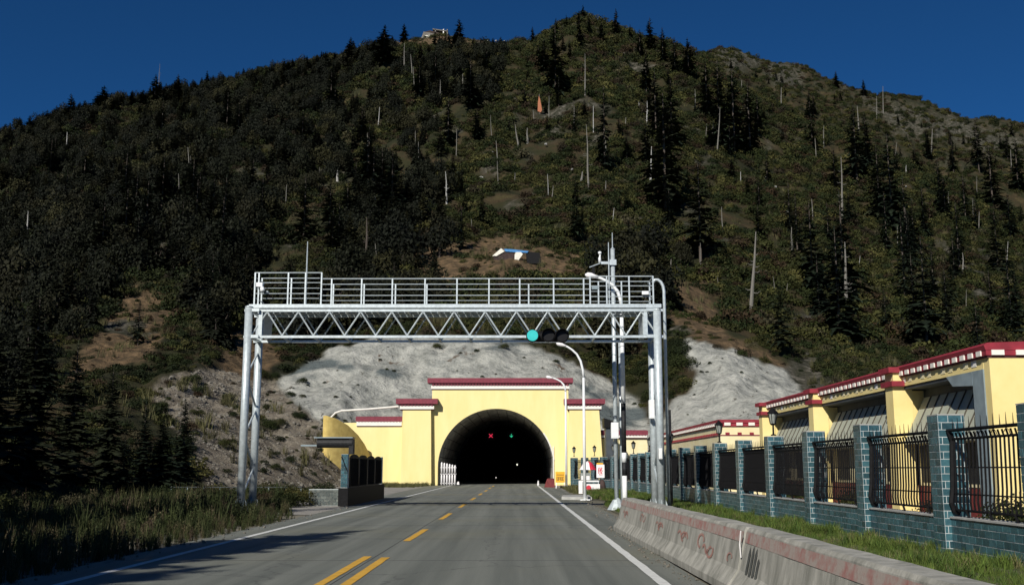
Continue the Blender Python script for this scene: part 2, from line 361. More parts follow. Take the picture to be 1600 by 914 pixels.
# ---------------------------------------------------------------- ground, road, markings
def sheet(name, poly, z, m):
    return struct(name, MB().add([(x, y, z) for x, y in poly], [tuple(range(len(poly)))]), m)
gm = mat('dry_ground', (.10,.095,.06), .95, 0, 0, .35, .6, 6, col2=(.19,.17,.13))
gm2 = mat('pale_gravel', (.20,.19,.17), .95, 0, 0, 1.5, .7, 20, col2=(.32,.30,.27))
struct('ground', MB().add([(-1500,-400,-.03),(1500,-400,-.03),(1500,1800,-.03),(-1500,1800,-.03)], [(0,1,2,3)]), gm)
def road_mat():
    m = mat('worn_concrete_road', (.102,.112,.099), .75, 0, 0, 1.0, .35, 70, col2=(.195,.205,.18), stretch=(2.0,.05,1), thr=(.33,.67))
    n = m.node_tree.nodes; l = m.node_tree.links; b = n['Principled BSDF']; old = b.inputs['Base Color'].links[0].from_socket
    tc = n.new('ShaderNodeTexCoord')
    t = n.new('ShaderNodeTexNoise'); t.inputs['Scale'].default_value = 45; t.inputs['Detail'].default_value = 6; l.new(tc.outputs['Object'], t.inputs[0])
    r = n.new('ShaderNodeMapRange'); r.inputs[1].default_value = .3; r.inputs[2].default_value = .7; r.inputs[3].default_value = .86; r.inputs[4].default_value = 1.14; l.new(t.outputs[0], r.inputs[0])
    v = n.new('ShaderNodeVectorMath'); v.operation = 'SCALE'; l.new(old, v.inputs[0]); l.new(r.outputs[0], v.inputs['Scale'])
    # patches of a slightly browner, smoother wear
    t2 = n.new('ShaderNodeTexNoise'); t2.inputs['Scale'].default_value = .16; t2.inputs['Detail'].default_value = 4; l.new(tc.outputs['Object'], t2.inputs[0])
    r2 = n.new('ShaderNodeMapRange'); r2.inputs[1].default_value = .5; r2.inputs[2].default_value = .68; r2.inputs[3].default_value = 0; r2.inputs[4].default_value = .55; l.new(t2.outputs[0], r2.inputs[0])
    mx = n.new('ShaderNodeMix'); mx.data_type = 'RGBA'; l.new(r2.outputs[0], mx.inputs[0]); l.new(v.outputs[0], mx.inputs[6]); mx.inputs[7].default_value = (.175,.168,.112,1)
    # dark cracks and sealed joints
    vo = n.new('ShaderNodeTexVoronoi'); vo.feature = 'DISTANCE_TO_EDGE'; vo.inputs['Scale'].default_value = .22
    mp = n.new('ShaderNodeMapping'); mp.inputs['Scale'].default_value = (1,.5,1); ns = n.new('ShaderNodeTexNoise'); ns.inputs['Scale'].default_value = 1.5; ns.inputs['Detail'].default_value = 5
    l.new(tc.outputs['Object'], ns.inputs[0]); ad = n.new('ShaderNodeVectorMath'); ad.operation = 'ADD'; l.new(tc.outputs['Object'], ad.inputs[0]); l.new(ns.outputs['Color'], ad.inputs[1]); l.new(ad.outputs[0], mp.inputs[0]); l.new(mp.outputs[0], vo.inputs[0])
    r3 = n.new('ShaderNodeMapRange'); r3.inputs[1].default_value = .0; r3.inputs[2].default_value = .006; r3.inputs[3].default_value = .5; r3.inputs[4].default_value = 0; l.new(vo.outputs[0], r3.inputs[0])
    m3 = n.new('ShaderNodeMix'); m3.data_type = 'RGBA'; l.new(r3.outputs[0], m3.inputs[0]); l.new(mx.outputs[2], m3.inputs[6]); m3.inputs[7].default_value = (.04,.04,.04,1)
    l.new(m3.outputs[2], b.inputs['Base Color']); return m
rm = road_mat()
sheet('gravel_shoulder', [(-13,33),(-6,33),(-6,97),(-20,97),(-14,60)], -.018, gm2)
sheet('yard', [(7.2,-10),(60,-10),(60,66),(9,97),(3,97),(3,70),(7.2,62)], -.014, gm2)
sheet('road', [(-6.35,-30),(2.32,-30),(2.32,24.8),(2.95,27),(3.0,60),(3.2,90),(2.6,90.2),(2.6,300),(-6.3,300),(-6.3,90.2),(-7.4,88),(-7.0,48),(-6.4,38)], 0, rm)
# slab joints of the concrete road: grooves that can be seen close by
j = MB()
for y in np.arange(6.5, 84, 5.0): j.box(-6.3, 2.3, y-.008, y+.008, .0005, .0025)
j.box(-2.30, -2.285, -10, 89, .0005, .0025)
struct('road_joint', j, mat('joint_sealant', (.05,.05,.05), .9))
def strip(name, xa, ya, xb, yb, wd, m, z=.006):
    mb = MB(); n = max(2, int(abs(yb-ya)/.5)); L = []; Rr = []
    for i in range(n+1):
        t = i/n; x = xa+(xb-xa)*t; y = ya+(yb-ya)*t; e = .007
        L.append((x-wd/2+random.uniform(-e, e), y, z)); Rr.append((x+wd/2+random.uniform(-e, e), y, z))
    for i in range(n): mb.add([L[i], Rr[i], Rr[i+1], L[i+1]], [(0,1,2,3)])
    return struct(name, mb, m)
strip('edge_line', 1.84, -20, 1.74, 90, .14, M['lineW'])
strip('edge_line', -5.62, -20, -5.60, 90, .14, M['lineW'])
strip('centre_line', -2.44, -20, -2.42, 17.2, .13, M['lineY'])
strip('centre_line', -2.12, -20, -2.10, 17.0, .13, M['lineY'])
for k, y in enumerate((20.8, 29.6, 38.6, 47.6, 56.6, 65.6, 74.6, 83.6)):
    strip('centre_dash', -2.17+.03*k, y, -2.15+.03*k, y+4.0, .14, M['lineY'])
# ---------------------------------------------------------------- tunnel portal
PY0 = 90.0
def xz(px, py, Y=PY0): p = at(px, py, Y); return p.x, p.z
t = thing('tunnel_portal', 'yellow tunnel portal with maroon cornices and a wide dark round arch across the road', 'tunnel portal', (-1.84, PY0, 0))
AC = X(775, 730, PY0); AR = 5.0; AZ = 1.52
xl, xr = X(673.5, 700, PY0), X(889.5, 700, PY0); zt = Z(604, PY0)
pts = [(xl-.1, 0), (AC-AR, 0)]+[(AC-AR*math.cos(math.pi*k/40), AZ+AR*math.sin(math.pi*k/40)) for k in range(41)]+[(AC+AR, 0), (xr+.1, 0), (xr-.05, zt), (xl+.05, zt)]
w1 = MB().prism([(x, PY0, z) for x, z in pts], (0, 1.2, 0)).build('wall', M['yellow'], t); fixn(w1.data)
def cornice(px0, px1, yred0, yred1, ywh0, ywh1, Yf, depth, parent, ov=.35, xs=None):
    """maroon slab, dark dentils and white band of one roof edge"""
    x0, x1 = xs if xs else (X(px0, yred0, Yf), X(px1, yred0, Yf))
    za, zb, zc, zd = Z(yred0, Yf), Z(yred1, Yf), Z(ywh0, Yf), Z(ywh1, Yf)
    sl = MB()
    sl.prism([(x0, Yf-ov, zb), (x0, Yf-ov-.04, za), (x0, Yf+depth, za+.08), (x0, Yf+depth, zb)], (x1-x0, 0, 0))
    o = sl.build('cornice', M['maroon'], parent); fixn(o.data)
    d = MB(); n = int((x1-x0-2*ov)/.26)
    for k in range(n):
        x = x0+ov+(k+.25)*(x1-x0-2*ov)/n; d.box(x, x+.14, Yf-.22, Yf+.1, zc+.004, zb-.004)
    tag(d.build('dentil', M['maroon'], parent), kind='stuff')
    MB().box(x0+ov, x1-ov, Yf-.10, Yf+depth-.12, zc+.002, zb-.002).build('frieze', M['dent'], parent)
    MB().box(x0+ov-.04, x1-ov+.04, Yf-.13, Yf+depth-.1, zd, zc).build('white_band', M['white'], parent)
    MB().box(x0+ov-.02, x1-ov+.02, Yf-.07, Yf+depth-.12, zd-.07, zd).build('moulding', M['dent'], parent)
cornice(668.5, 895, 591, 598.5, 602.5, 607.5, PY0, 1.3, t)
def buttress(pa, pb, pc, ybase, bat, Yf, front, topy):
    x0, x1 = X(pa, 690, Yf), X(pb, 690, Yf); z1 = Z(topy, Yf)
    b = MB()
    L, Rr = (bat, -bat*.2)
    vs = [(x0-L, Yf-.05, 0), (x1+bat, Yf-.05, 0), (x1+bat, front, 0), (x0-L, front, 0), (x0, Yf, z1), (x1, Yf, z1), (x1, front, z1), (x0, front, z1)]
    o = b.add(vs, [(0,3,2,1),(4,5,6,7),(0,1,5,4),(1,2,6,5),(2,3,7,6),(3,0,4,7)]).build('buttress', M['yellow'], t)
buttress(628.5, 672.5, 0, 755, .12, PY0-.62, PY0+1.0, 636)
buttress(890.5, 936.5, 0, 755, .38, PY0-.62, PY0+1.0, 636)
cornice(619.5, 684, 623, 631, 634, 639, PY0-.62, 1.9, t)
cornice(881, 945, 623.5, 631, 634, 639, PY0-.62, 1.9, t)
# lower wings
x0 = X(508, 700, PY0+.3); x1 = X(628.5, 700, PY0+.3)
MB().box(x0+1.4, x1+.1, PY0+.2, PY0+1.1, -.1, Z(660, PY0)).build('wing_wall', M['yellow'], t)
cornice(552, 629, 651, 658, 658.5, 665, PY0+.2, .9, t, .12, (X(555.5, 655, PY0), X(629, 655, PY0)))
MB().box(X(936, 700, PY0+.5), X(1012, 700, PY0+.5), PY0+.5, PY0+1.4, -.1, Z(680, PY0)).build('wing_wall', M['cream'], t)
MB().box(X(943, 700, PY0+.48), X(966, 700, PY0+.48), PY0+.38, PY0+.49, -.1, Z(683.5, PY0)).build('wing_panel', M['yellow'], t)
cornice(937, 1012, 672.5, 679.5, 680, 683.5, PY0+.38, 1.0, t, .12)
# curved retaining wall that ends the left wing against the hillside
c = MB(); N = 22; prof = [(0,649),(.25,654),(.5,664),(.72,679),(.88,695),(1,714)]; prev = None
for k in range(N+1):
    s = k/N; x = X(512, 700, 86.5)*(1-s)+X(577.5, 700, 89.2)*s; y = 85.4+(89.9-85.4)*(s**1.5); h = Z(np.interp(s, *zip(*prof)), y)
    cur = [(x, y, -.2), (x-.30, y+.35, -.2), (x-.30, y+.35, h), (x, y, h)]
    if prev: c.add(prev+cur, [(0,4,7,3),(3,7,6,2),(2,6,5,1)])
    else: c.add(cur, [(0,1,2,3)])
    prev = cur
c.add(prev, [(3,2,1,0)])
o = c.build('wing_wall', M['ochre'], t); o['label'] = 'ochre curved wing wall'
# white pipe rail over the wing
MB().tube([at(517, 652, 90.4), at(524, 645, 90.4), at(534, 641.5, 90.4), at(575, 639, 90.4), at(628, 634.5, 90.4)], .085, 8).build('pipe_rail', M['white'], t)
# hood lining, built of rings of concrete panels
hood = MB(); segs = 18; rl = 5.2
for r_ in range(5):
    for k in range(segs):
        a0 = math.pi*k/segs+.006; a1 = math.pi*(k+1)/segs-.006; y0 = PY0+.02+r_*rl+.05; y1 = y0+rl-.10; vs = []
        for y in (y0, y1):
            for a in (a0, (a0+a1)/2, a1):
                for rr in (AR-.02, AR+.14): vs.append((AC-rr*math.cos(a), y, AZ+rr*math.sin(a)))
        m = MB().add(vs, [(0,2,8,6),(2,4,10,8),(1,7,9,3),(3,9,11,5),(0,1,3,2),(2,3,5,4),(6,8,9,7),(8,10,11,9),(0,6,7,1),(4,5,11,10)])
        m.build('lining_panel', M['lining'], t)
back = MB(); n = 36
def archring(r, y, z0=-.02): return [(AC-r, y, z0)]+[(AC-r*math.cos(math.pi*k/n), y, AZ+r*math.sin(math.pi*k/n)) for k in range(n+1)]+[(AC+r, y, z0)]
def tubewall(y0, y1, r):
    A = archring(r, y0); B = archring(r, y1); m_ = len(A)
    return A+B, [(i, i+1, m_+i+1, m_+i) for i in range(m_-1)]
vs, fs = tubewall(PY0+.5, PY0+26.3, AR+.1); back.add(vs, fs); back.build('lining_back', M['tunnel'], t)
sw = MB()
for s in (-1, 1): sw.box(AC+s*AR-.06, AC+s*AR+.06, PY0+1.25, PY0+26, -.02, AZ)
sw.build('side_wall', M['lining'], t)
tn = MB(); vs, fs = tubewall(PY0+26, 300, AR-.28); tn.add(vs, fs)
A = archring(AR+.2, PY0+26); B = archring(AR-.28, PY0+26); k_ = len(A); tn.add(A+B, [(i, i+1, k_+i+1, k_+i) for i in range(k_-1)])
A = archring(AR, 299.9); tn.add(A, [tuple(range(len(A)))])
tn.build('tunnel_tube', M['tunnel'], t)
MB().box(AC+AR-.10, AC+AR-.03, PY0-.12, PY0+1.1, .3, Z(697, PY0)).build('sunlit_jamb_strip', M['white'], t)  # added white strip: sunlight on the right jamb, put into the colour
MB().tube([(AC+(AR+.02)*math.cos(a), PY0-.04, AZ+(AR+.02)*math.sin(a)) for a in np.linspace(.12, .62, 10)], .07, 6).build('conduit', M['white'], t)
# lane signals in the tunnel
def lane_signal(px, py, kind):
    Y = 108; p = at(px, py, Y)
    s = thing('lane_signal', 'lit red cross lane signal hanging in the tunnel, left of the two' if kind == 'x' else 'lit green arrow lane signal hanging in the tunnel, right of the two', 'lane signal', (p.x, Y, p.z), None)
    MB().box(p.x-.42, p.x+.42, Y+.02, Y+.22, p.z-.42, p.z+.42).build('housing', M['black'], s)
    MB().box(p.x-.03, p.x+.03, Y+.1, Y+.14, p.z+.42, AZ+AR-.3-abs(p.x-AC)*.12).build('hanger', M['black'], s)
    g = MB()
    def dot(a, b): g.box(p.x+a-.028, p.x+a+.028, Y-.01, Y+.02, p.z+b-.028, p.z+b+.028)
    if kind == 'x':
        s_ = .04
        for e in (1, -1): g.prism([(p.x+(-.26)*e-s_*e, Y-.01+.002*e, p.z-.26+s_), (p.x-.26*e+s_*e, Y-.01+.002*e, p.z-.26-s_), (p.x+.26*e+s_*e, Y-.01+.002*e, p.z+.26-s_), (p.x+.26*e-s_*e, Y-.01+.002*e, p.z+.26+s_)], (0, .02, 0))
        g.v = [(p.x+(a-p.x)*.72, b, p.z+(c-p.z)*.72) for a, b, c in g.v]
        g.build('cross', M['ledR'], s)
    else:
        g.prism([(p.x+a, Y-.01, p.z+c) for a, c in ((-.04,.27),(.04,.27),(.04,-.05),(.22,.05),(.22,-.05),(0,-.28),(-.22,-.05),(-.22,.05),(-.04,-.05))], (0, .02, 0))
        g.v = [(p.x+(a-p.x)*.72, b, p.z+(c-p.z)*.72) for a, b, c in g.v]
        g.build('arrow', M['ledG'], s)
lane_signal(767, 680.5, 'x'); lane_signal(799, 680.5, 'v')
def lamp_in(px, py, Y, r, lab):
    p = at(px, py, Y); l_ = MB().tube([(p.x, Y, p.z-r), (p.x, Y, p.z+r)], r*.8, 8).build('tunnel_lamp', M['lampglow']); tag(l_, lab, 'lamp')
lamp_in(808, 725.5, 150, .11, 'small pale lamp glowing deep in the tunnel, higher and brighter of the two')
lamp_in(775, 746, 160, .08, 'faint lamp low in the dark tunnel near the centre line')
# white slatted barrier rack beside the left jamb
x0, x1 = X(688, 740, 88.6), X(713, 740, 88.6)
t = thing('slatted_barrier', 'white slatted barrier of two rows standing at the left foot of the tunnel arch', 'barrier', (x0, 88.6, 0))
for row, (za, zb) in enumerate(((.05, .92), (1.02, 1.95))):
    for k in range(6):
        x = x0+(k+.5)*(x1-x0)/6; zb2 = zb-.05*k*row; q = MB().tube([(x, 88.6, za), (x, 88.6, zb2-.1), (x, 88.6, zb2-.03), (x, 88.6, zb2)], [.075, .075, .055, .02], 8); q.build('slat', M['whiteC'], t, True)
for z in (.2, .97, 1.5): MB().box(x0, x1, 88.63, 88.67, z-.03, z+.03).build('rail', M['whiteC'], t)
def cone(px, py0, py1, r, lab, m='whiteC'):
    g_ = gnd(px, py0); Y = g_.y; o = thing('marker_post', lab, 'marker post', (g_.x, Y, 0)); z1 = Z(py1, Y)
    MB().tube([(g_.x, Y, .03), (g_.x, Y, z1*.7), (g_.x, Y, z1)], [r, r*.7, r*.35], 8).build('post', M[m], o); MB().box(g_.x-r*1.5, g_.x+r*1.5, Y-r*1.5, Y+r*1.5, 0, .03).build('base', M['black'], o)
cone(841, 758.5, 750.5, .09, 'short white marker post at the right side of the tunnel mouth')
cone(716, 757.5, 752, .13, 'small white cone just right of the slatted barrier')
# red box, yellow sign
g_ = gnd(859, 761); t = thing('red_box', 'dark red metal box lying by the right foot of the arch', 'box', g_)
z1 = Z(748, g_.y); MB().prism([(g_.x-.42, g_.y, 0), (g_.x+.40, g_.y, 0), (g_.x+.36, g_.y, z1), (g_.x-.20, g_.y, z1)], (0, .5, 0)).build('body', M['maroonbox'], t)
MB().box(g_.x-.16, g_.x+.32, g_.y-.02, g_.y+.52, z1+.002, z1+.04).build('lid', M['maroonbox'], t)
g_ = gnd(875, 762.5); Y = g_.y
t = thing('yellow_sign', 'yellow roadside sign board with two rows of dark lettering on white legs', 'sign', g_)
xa, xb = X(868, 740, Y), X(882.3, 740, Y); za, zb = Z(753.5, Y), Z(736.5, Y)
bevel(MB().box(xa, xb, Y-.03, Y+.03, za, zb).build('board', M['signY'], t), .02)
for x in (xa+.04, xb-.06): MB().prism([(x-.04 if x < (xa+xb)/2 else x, Y-.06, 0), (x, Y-.06, za), (x+.06, Y-.06, za), (x+.03 if x < (xa+xb)/2 else x+.06, Y-.06, 0)], (0, .05, 0)).build('leg', M['whiteC'], t)
L = MB(); wd = xb-xa; random.seed(3)
for k in range(8):
    x = xa+.07+k*(wd-.14)/8; L.box(x, x+.07, Y-.036, Y-.031, zb-.24, zb-.21); L.box(x+.02, x+.035, Y-.0362, Y-.0312, zb-.30, zb-.215)
for k, gl in enumerate(('91', '0|', '12', '77')[:4]):
    x = xa+.08+k*(wd-.12)/4; s = .12
    L.box(x, x+.025, Y-.036, Y-.031, za+.14, za+.40); L.box(x+.027, x+s, Y-.036, Y-.031, za+.375, za+.40); L.box(x+.027, x+s, Y-.036, Y-.031, za+.255, za+.28)
    if k != 1: L.box(x+.027, x+s, Y-.036, Y-.031, za+.14, za+.165)
    if k != 3: L.box(x+s-.024, x+s, Y-.0365, Y-.0312, za+.17, za+.37)
L.build('lettering', M['text'], t)
# ---------------------------------------------------------------- gantry over the road
GY0, GY1 = 33.0, 34.25
t = thing('sign_gantry', 'silver steel gantry with truss beam, railed walkway and twin tube legs spanning the road', 'gantry', (-2.1, GY0, 0))
st = M['steel']
zt, zb, zw = Z(485, GY0), Z(526, GY0), Z(478.5, GY0)
xl, xr = X(377, 795, GY0), X(1032, 795, GY0)+.02
# the tubes stand plumb; each leg is two tubes with a zigzag between
for (x, top) in ((xl, Z(481, GY0)), (xr, Z(486, GY0))):
    for y in (GY0-.1, GY1+.1):
        q = MB().tube([(x, y, .05), (x, y, top)], .125, 14); q.build('leg', st, t, True)
        MB().tube([(x, y, top), (x, y, top+.03), (x, y, top+.07)], [.13, .13, .05], 14).build('leg_cap', st, t, True)
        fl = MB().box(x-.28, x+.28, y-.28, y+.28, 0, .04)
        for a in range(4):
            dx, dy = ((.2,0),(0,.2),(-.2,0),(0,-.2))[a]; fl.prism([(x+dx*.7, y+dy*.7, .04), (x+dx*1.35, y+dy*1.35, .04), (x+dx*.7, y+dy*.7, .45)], (dy*.06+.0, dx*.06, 0))
        fl.build('base_plate', st, t)
    k = 0; z = .5; zz_ = MB()
    while z < zb-.5:
        ya, yb = (GY0-.1, GY1+.1) if k % 2 == 0 else (GY1+.1, GY0-.1)
        zz_.tube([(x, ya, z), (x, yb, z+.95)], .035, 6); z += .95; k += 1
    zz_.build('bracing', st, t)
    MB().tube([(x-.0, GY0-.25, 1.98), (x, GY0-.25, 2.0)], .001, 3)
ends = [(xl, 1), (xr, -1)]
xa, xb = xl+.34, xr-.30
for y in (GY0, GY1):
    for z in (zt, zb):
        MB().box(xa-.5 if True else 0, xb+.5, y-.04, y+.04, z-.04, z+.04).build('chord', st, t)
    n = 13; pitch = (X(1002, 485, GY0)-X(418, 485, GY0))/12; ax0 = X(418, 485, GY0)
    for k in range(n):
        xk = ax0+k*pitch; o = (0 if y == GY0 else .0)
        for sx in (-1, 1):
            MB().tube([(xk, y, zt-.04), (xk+sx*pitch/2, y, zb+.04)], .026, 6).build('diagonal', st, t)
        if y == GY0: MB().box(xk-.035, xk+.035, y-.035, y+.035, zt+.042, zw-.062).build('stub', st, t)
for k in range(0, 14):
    xk = ax0+(k-.5)*pitch; MB().box(xk-.025, xk+.025, GY0+.04, GY1-.04, zb-.03, zb+.02).build('cross_tie', st, t); MB().box(xk-.025, xk+.025, GY0+.04, GY1-.04, zt-.03, zt+.02).build('cross_tie', st, t)
for x, s in ends:
    e = MB()
    for z in (zt, zb): e.tube([(x, GY0-.1, z), (x, GY1+.1, z)], .05, 8); e.box(min(x, x+s*.34), max(x, x+s*.34), GY0-.16, GY0-.10, z-.05, z+.05)
    e.box(min(x+s*.30, x+s*.42), max(x+s*.30, x+s*.42), GY0-.03, GY0+.03, zb+.05, zt-.05); e.box(min(x+s*.28, x+s*.44), max(x+s*.28, x+s*.44), GY0+.05, GY1, zb+.06, zt-.06)
    e.build('end_frame', st, t)
MB().box(xa-.35, xb+.45, GY0-.09, GY0+.05, zw-.06, zw+.06).build('walkway_beam', st, t)
MB().box(xa-.35, xb+.45, GY1-.05, GY1+.09, zw-.06, zw+.06).build('walkway_beam', st, t)
dk = MB()
for k in range(60):
    x = xa-.3+k*(xb-xa+.7)/60; dk.box(x, x+(xb-xa+.7)/60-.03, GY0+.06, GY1-.06, zw-.01, zw+.02)
tag(dk.build('walkway_slat', M['glassblue'], t), kind='stuff')
def railing(px0, px1, pys, posts, y, nm='railing', r=.02):
    x0, x1 = X(px0, 450, y), X(px1, 450, y); top = Z(pys[0], y)
    rr = MB()
    for p in pys: z = Z(p, y); rr.tube([(x0, y, z), (x1, y, z)], r if p == pys[0] else r*.72, 5)
    rr.build('handrail', st, t)
    for px in posts:
        x = X(px, 455, y); MB().box(x-.022, x+.022, y-.022, y+.022, zw+.062, top+.005).build('railing_post', st, t)
railing(502, 922, (435.5, 452, 461.5), [518, 565, 613, 664, 714, 764, 812, 865, 912], GY0, r=.02)
railing(502, 922, (444, 469.5), [521, 569, 618, 667, 826], GY1, r=.015)
railing(398, 502.5, (426, 441.5, 458.5), [398, 404, 450, 477, 502], GY0-.03, r=.02)
railing(408, 502, (434.5, 450, 466), [409, 455], GY1, r=.015)
railing(922.5, 1021, (432, 447, 463.5), [922, 948, 983, 1020.5], GY0-.03, r=.02)
railing(922.5, 1016, (440, 455.6, 471), [935, 971, 1015], GY1, r=.015)
side = MB()
for px in (398, 1020.5):
    x = X(px, 450, GY0)
    for p in (432.5, 449, 464): z = Z(p, GY0); side.tube([(x, GY0, z), (x, GY1, z)], .018, 5)
side.build('side_rail', st, t)
for px, py0, py1, nm in ((479, 372, 477, 'left'), (951.5, 374, 477, 'right')):
    x = X(px, 430, GY0+.5); o = MB().tube([(x, GY0+.5, Z(py1, GY0)), (x, GY0+.5, Z(400, GY0)), (x, GY0+.5, Z(py0, GY0))], [.028, .022, .014], 6).build('lightning_rod', M['steel'])
    tag(o, 'thin lightning rod rising from the %s end of the gantry walkway' % nm, 'lightning rod')
# camera on the left end, small boxes on the right end
p = at(406, 445, GY0-.2); t2 = thing('surveillance_camera', 'pale surveillance camera fixed inside the left cage of the gantry', 'camera', p)
MB().box(p.x-.10, p.x+.10, p.y-.08, p.y+.1, p.z-.07, p.z+.06).build('junction_box', M['whitepole'], t2)
MB().tube([p+Vector((.06,0,-.08)), p+Vector((.1,-.05,-.14)), p+Vector((.14,-.2,-.22))], [.05,.075,.07], 10).build('camera_body', M['whitepole'], t2, True)
MB().tube([p+Vector((.2,.05,-.22)), p+Vector((.28,.0,-.24))], .035, 8).build('bracket', M['steel'], t2)
for (px, py, lab, mm) in ((1008, 458, 'small white equipment box on the right cage of the gantry', 'whitepole'), (929.5, 450, 'small grey equipment box behind the lamp head on the gantry railing', 'glassblue')):
    p = at(px, py, GY0-.06); tag(bevel(MB().box(p.x-.11, p.x+.11, p.y-.08, p.y-.02, p.z-.06, p.z+.06).build('equipment_box', M[mm]), .01), lab, 'equipment box')
# traffic light hung on the lower chord
Y = GY0-.35; t = thing('traffic_light', 'horizontal black traffic light on the gantry with its left lens lit blue green', 'traffic light', at(857, 524, Y))
pc = [at(832, 524, Y), at(857, 524, Y), at(878.5, 525, Y)]
rd = .205
MB().tube([(pc[0].x, Y+.32, pc[0].z), (pc[2].x, Y+.32, pc[0].z)], .17, 14).build('housing', M['black'], t, True)
for i, p in enumerate(pc):
    MB().tube([(p.x, Y+.14, p.z), (p.x, Y+.02, p.z)], rd, 24).build('lens_rim', M['black'], t)
    if i == 0: MB().tube([(p.x, Y+.02, p.z), (p.x, Y-.012, p.z)], rd*.86, 28).build('lens', M['green_on'], t, False)
    else: MB().tube([(p.x, Y+.02, p.z), (p.x, Y-.01, p.z)], rd*.86, 24).build('lens', M['lensoff'], t, False)
    if i:
        v = MB(); n = 16; A = []
        for k in range(n+1):
            a = R(-15)+R(210)*k/n; A += [(p.x+rd*math.cos(a), Y+.02, p.z+rd*math.sin(a)), (p.x+rd*math.cos(a), Y-.22+.1*(1-math.sin(a)), p.z+rd*math.sin(a)), (p.x+(rd+.012)*math.cos(a), Y-.22+.1*(1-math.sin(a)), p.z+(rd+.012)*math.sin(a)), (p.x+(rd+.012)*math.cos(a), Y+.02, p.z+(rd+.012)*math.sin(a))]
        for k in range(n):
            b = 4*k; v.add(A[b:b+8], [(0,1,5,4),(3,7,6,2),(1,2,6,5)])
        v.build('visor', M['black'], t)
br = MB()
for p in (pc[0], pc[2]): br.box(p.x-.03, p.x+.03, Y+.3, Y+.40, p.z-.05, p.z+.05)
br.build('bracket', M['black'], t)
# cable loop marks of the road side: mast with weather instruments
Y = 36.6; x = X(960.5, 600, Y)
t = thing('instrument_mast', 'tall silver mast with weather instruments and a thin tip behind the right of the gantry', 'mast', (x, Y, 0))
MB().tube([(x, Y, 0), (x, Y, Z(390, Y))], .075, 12).build('pole', st, t, True)
MB().tube([(x, Y, Z(390, Y)), (x, Y, Z(387, Y)), (x, Y, Z(364, Y))], [.1, .02, .012], 6).build('tip', st, t)
MB().tube([(x+.20, Y+.05, 0), (x+.20, Y+.05, Z(533, Y))], .05, 8).build('conduit', st, t, True)
MB().tube([(x, Y, .0), (x, Y, .35), (x-.02, Y, .36)], [.35, .13, .1], 10).build('base_flare', st, t)
b = MB(); zz1 = Z(411, Y); b.box(x-.42, x-.1, Y-.05, Y+.05, zz1-.05, zz1+.04); b.box(x-.12, x+.12, Y-.13, Y-.1, zz1-.1, zz1+.1); b.tube([(x-.42, Y, zz1), (x-.85, Y-.1, zz1-.18)], .02, 5); b.build('arm', st, t)
s = MB(); s.tube([(x-.46, Y, zz1), (x-.47, Y, zz1+.18), (x-.46, Y, zz1+.22), (x-.45, Y, zz1+.30)], [.055, .05, .03, .03], 8); s.tube([(x-.46, Y, zz1+.31), (x-.46, Y, zz1+.33), (x-.46, Y, zz1+.40), (x-.46, Y, zz1+.42)], [.02, .06, .065, .03], 10); s.build('wind_sensor', M['whitepole'], t, True)
MB().box(x-.75, x-.65, Y-.1, Y, zz1-.42, zz1-.16).build('rain_sensor', M['black'], t)
def cabinet(px0, px1, py0, py1, Y, lab, m='whitepole'):
    xa, xb = X(px0, py0, Y), X(px1, py0, Y); za, zb = Z(py1, Y), Z(py0, Y)
    t = thing('control_cabinet', lab, 'cabinet', ((xa+xb)/2, Y, za))
    bevel(MB().box(xa, xb, Y-.12, Y+.12, za, zb).build('case', M[m], t), .01); MB().box(xa+.02, xb-.02, Y-.13, Y-.122, za+.03, zb-.03).build('door', M[m], t)
cabinet(954.5, 966, 660, 685, Y-.23, 'white control cabinet strapped to the instrument mast')
cabinet(1013.5, 1022, 625, 654, 34.0, 'tall white cabinet beside the right leg of the gantry')
cabinet(1028.5, 1034, 700, 717, GY0-.38, 'small pale box strapped low on the right leg of the gantry')
# street lamps
def street_lamp(px, Y, pyt, hx, hy, lab, band=None, r=.09, base=True, head=.5):
    x = X(px, 700, Y); t = thing('street_lamp', lab, 'street lamp', (x, Y, 0), 'street lamps beside the road')
    zt = Z(pyt, Y); z = 0
    if band:
        for i, (pa, mm) in enumerate(band):
            z2 = Z(pa, Y); MB().tube([(x, Y, z), (x, Y, z2)], r, 12).build('pole_band', M[mm], t, True); z = z2
    P = [Vector((x, Y, z)), Vector((x, Y, zt))]; h = at(hx, hy, Y); dx = h.x-x; dz = h.z-zt
    MB().tube([P[0], P[1]], [r, r*.75], 12).build('pole', M['whitepole'], t, True)
    arc = [(x+dx*f, Y, zt+dz*g) for f, g in ((0,0),(.02,.22),(.10,.48),(.24,.68),(.42,.81),(.58,.89),(.70,.93))]
    MB().tube(arc, [r*.75]*3+[r*.65]*4, 8).build('arm', M['whitepole'], t, True)
    a = Vector(arc[-1]); L_ = h-a; hd = MB().tube([a-L_*.25, a+L_*.1, a+L_*.45, a+L_*.8, a+L_*1.0], [r*.7, head*.13, head*.2, head*.17, head*.04], 10)
    hd.build('lamp_head', M['whiteC'], t, True)
    if base:
        MB().box(x-.22, x+.22, Y-.22, Y+.22, 0, .05).build('base_plate', M['whitepole'], t)
street_lamp(975, 36.2, 480, 914, 429, 'tall street lamp with black and white banded lower pole curving over the gantry', [(743, 'whitepole'), (722, 'darkband'), (707, 'whitepole'), (630, 'darkband')], .085, head=.55)
street_lamp(913, 47.5, 590, 869, 536, 'white street lamp on a concrete pad left of the snack stall', None, .075, head=.5)
street_lamp(884.5, 77, 612, 853, 588.5, 'farthest white street lamp in front of the right buttress', None, .09, head=.6)
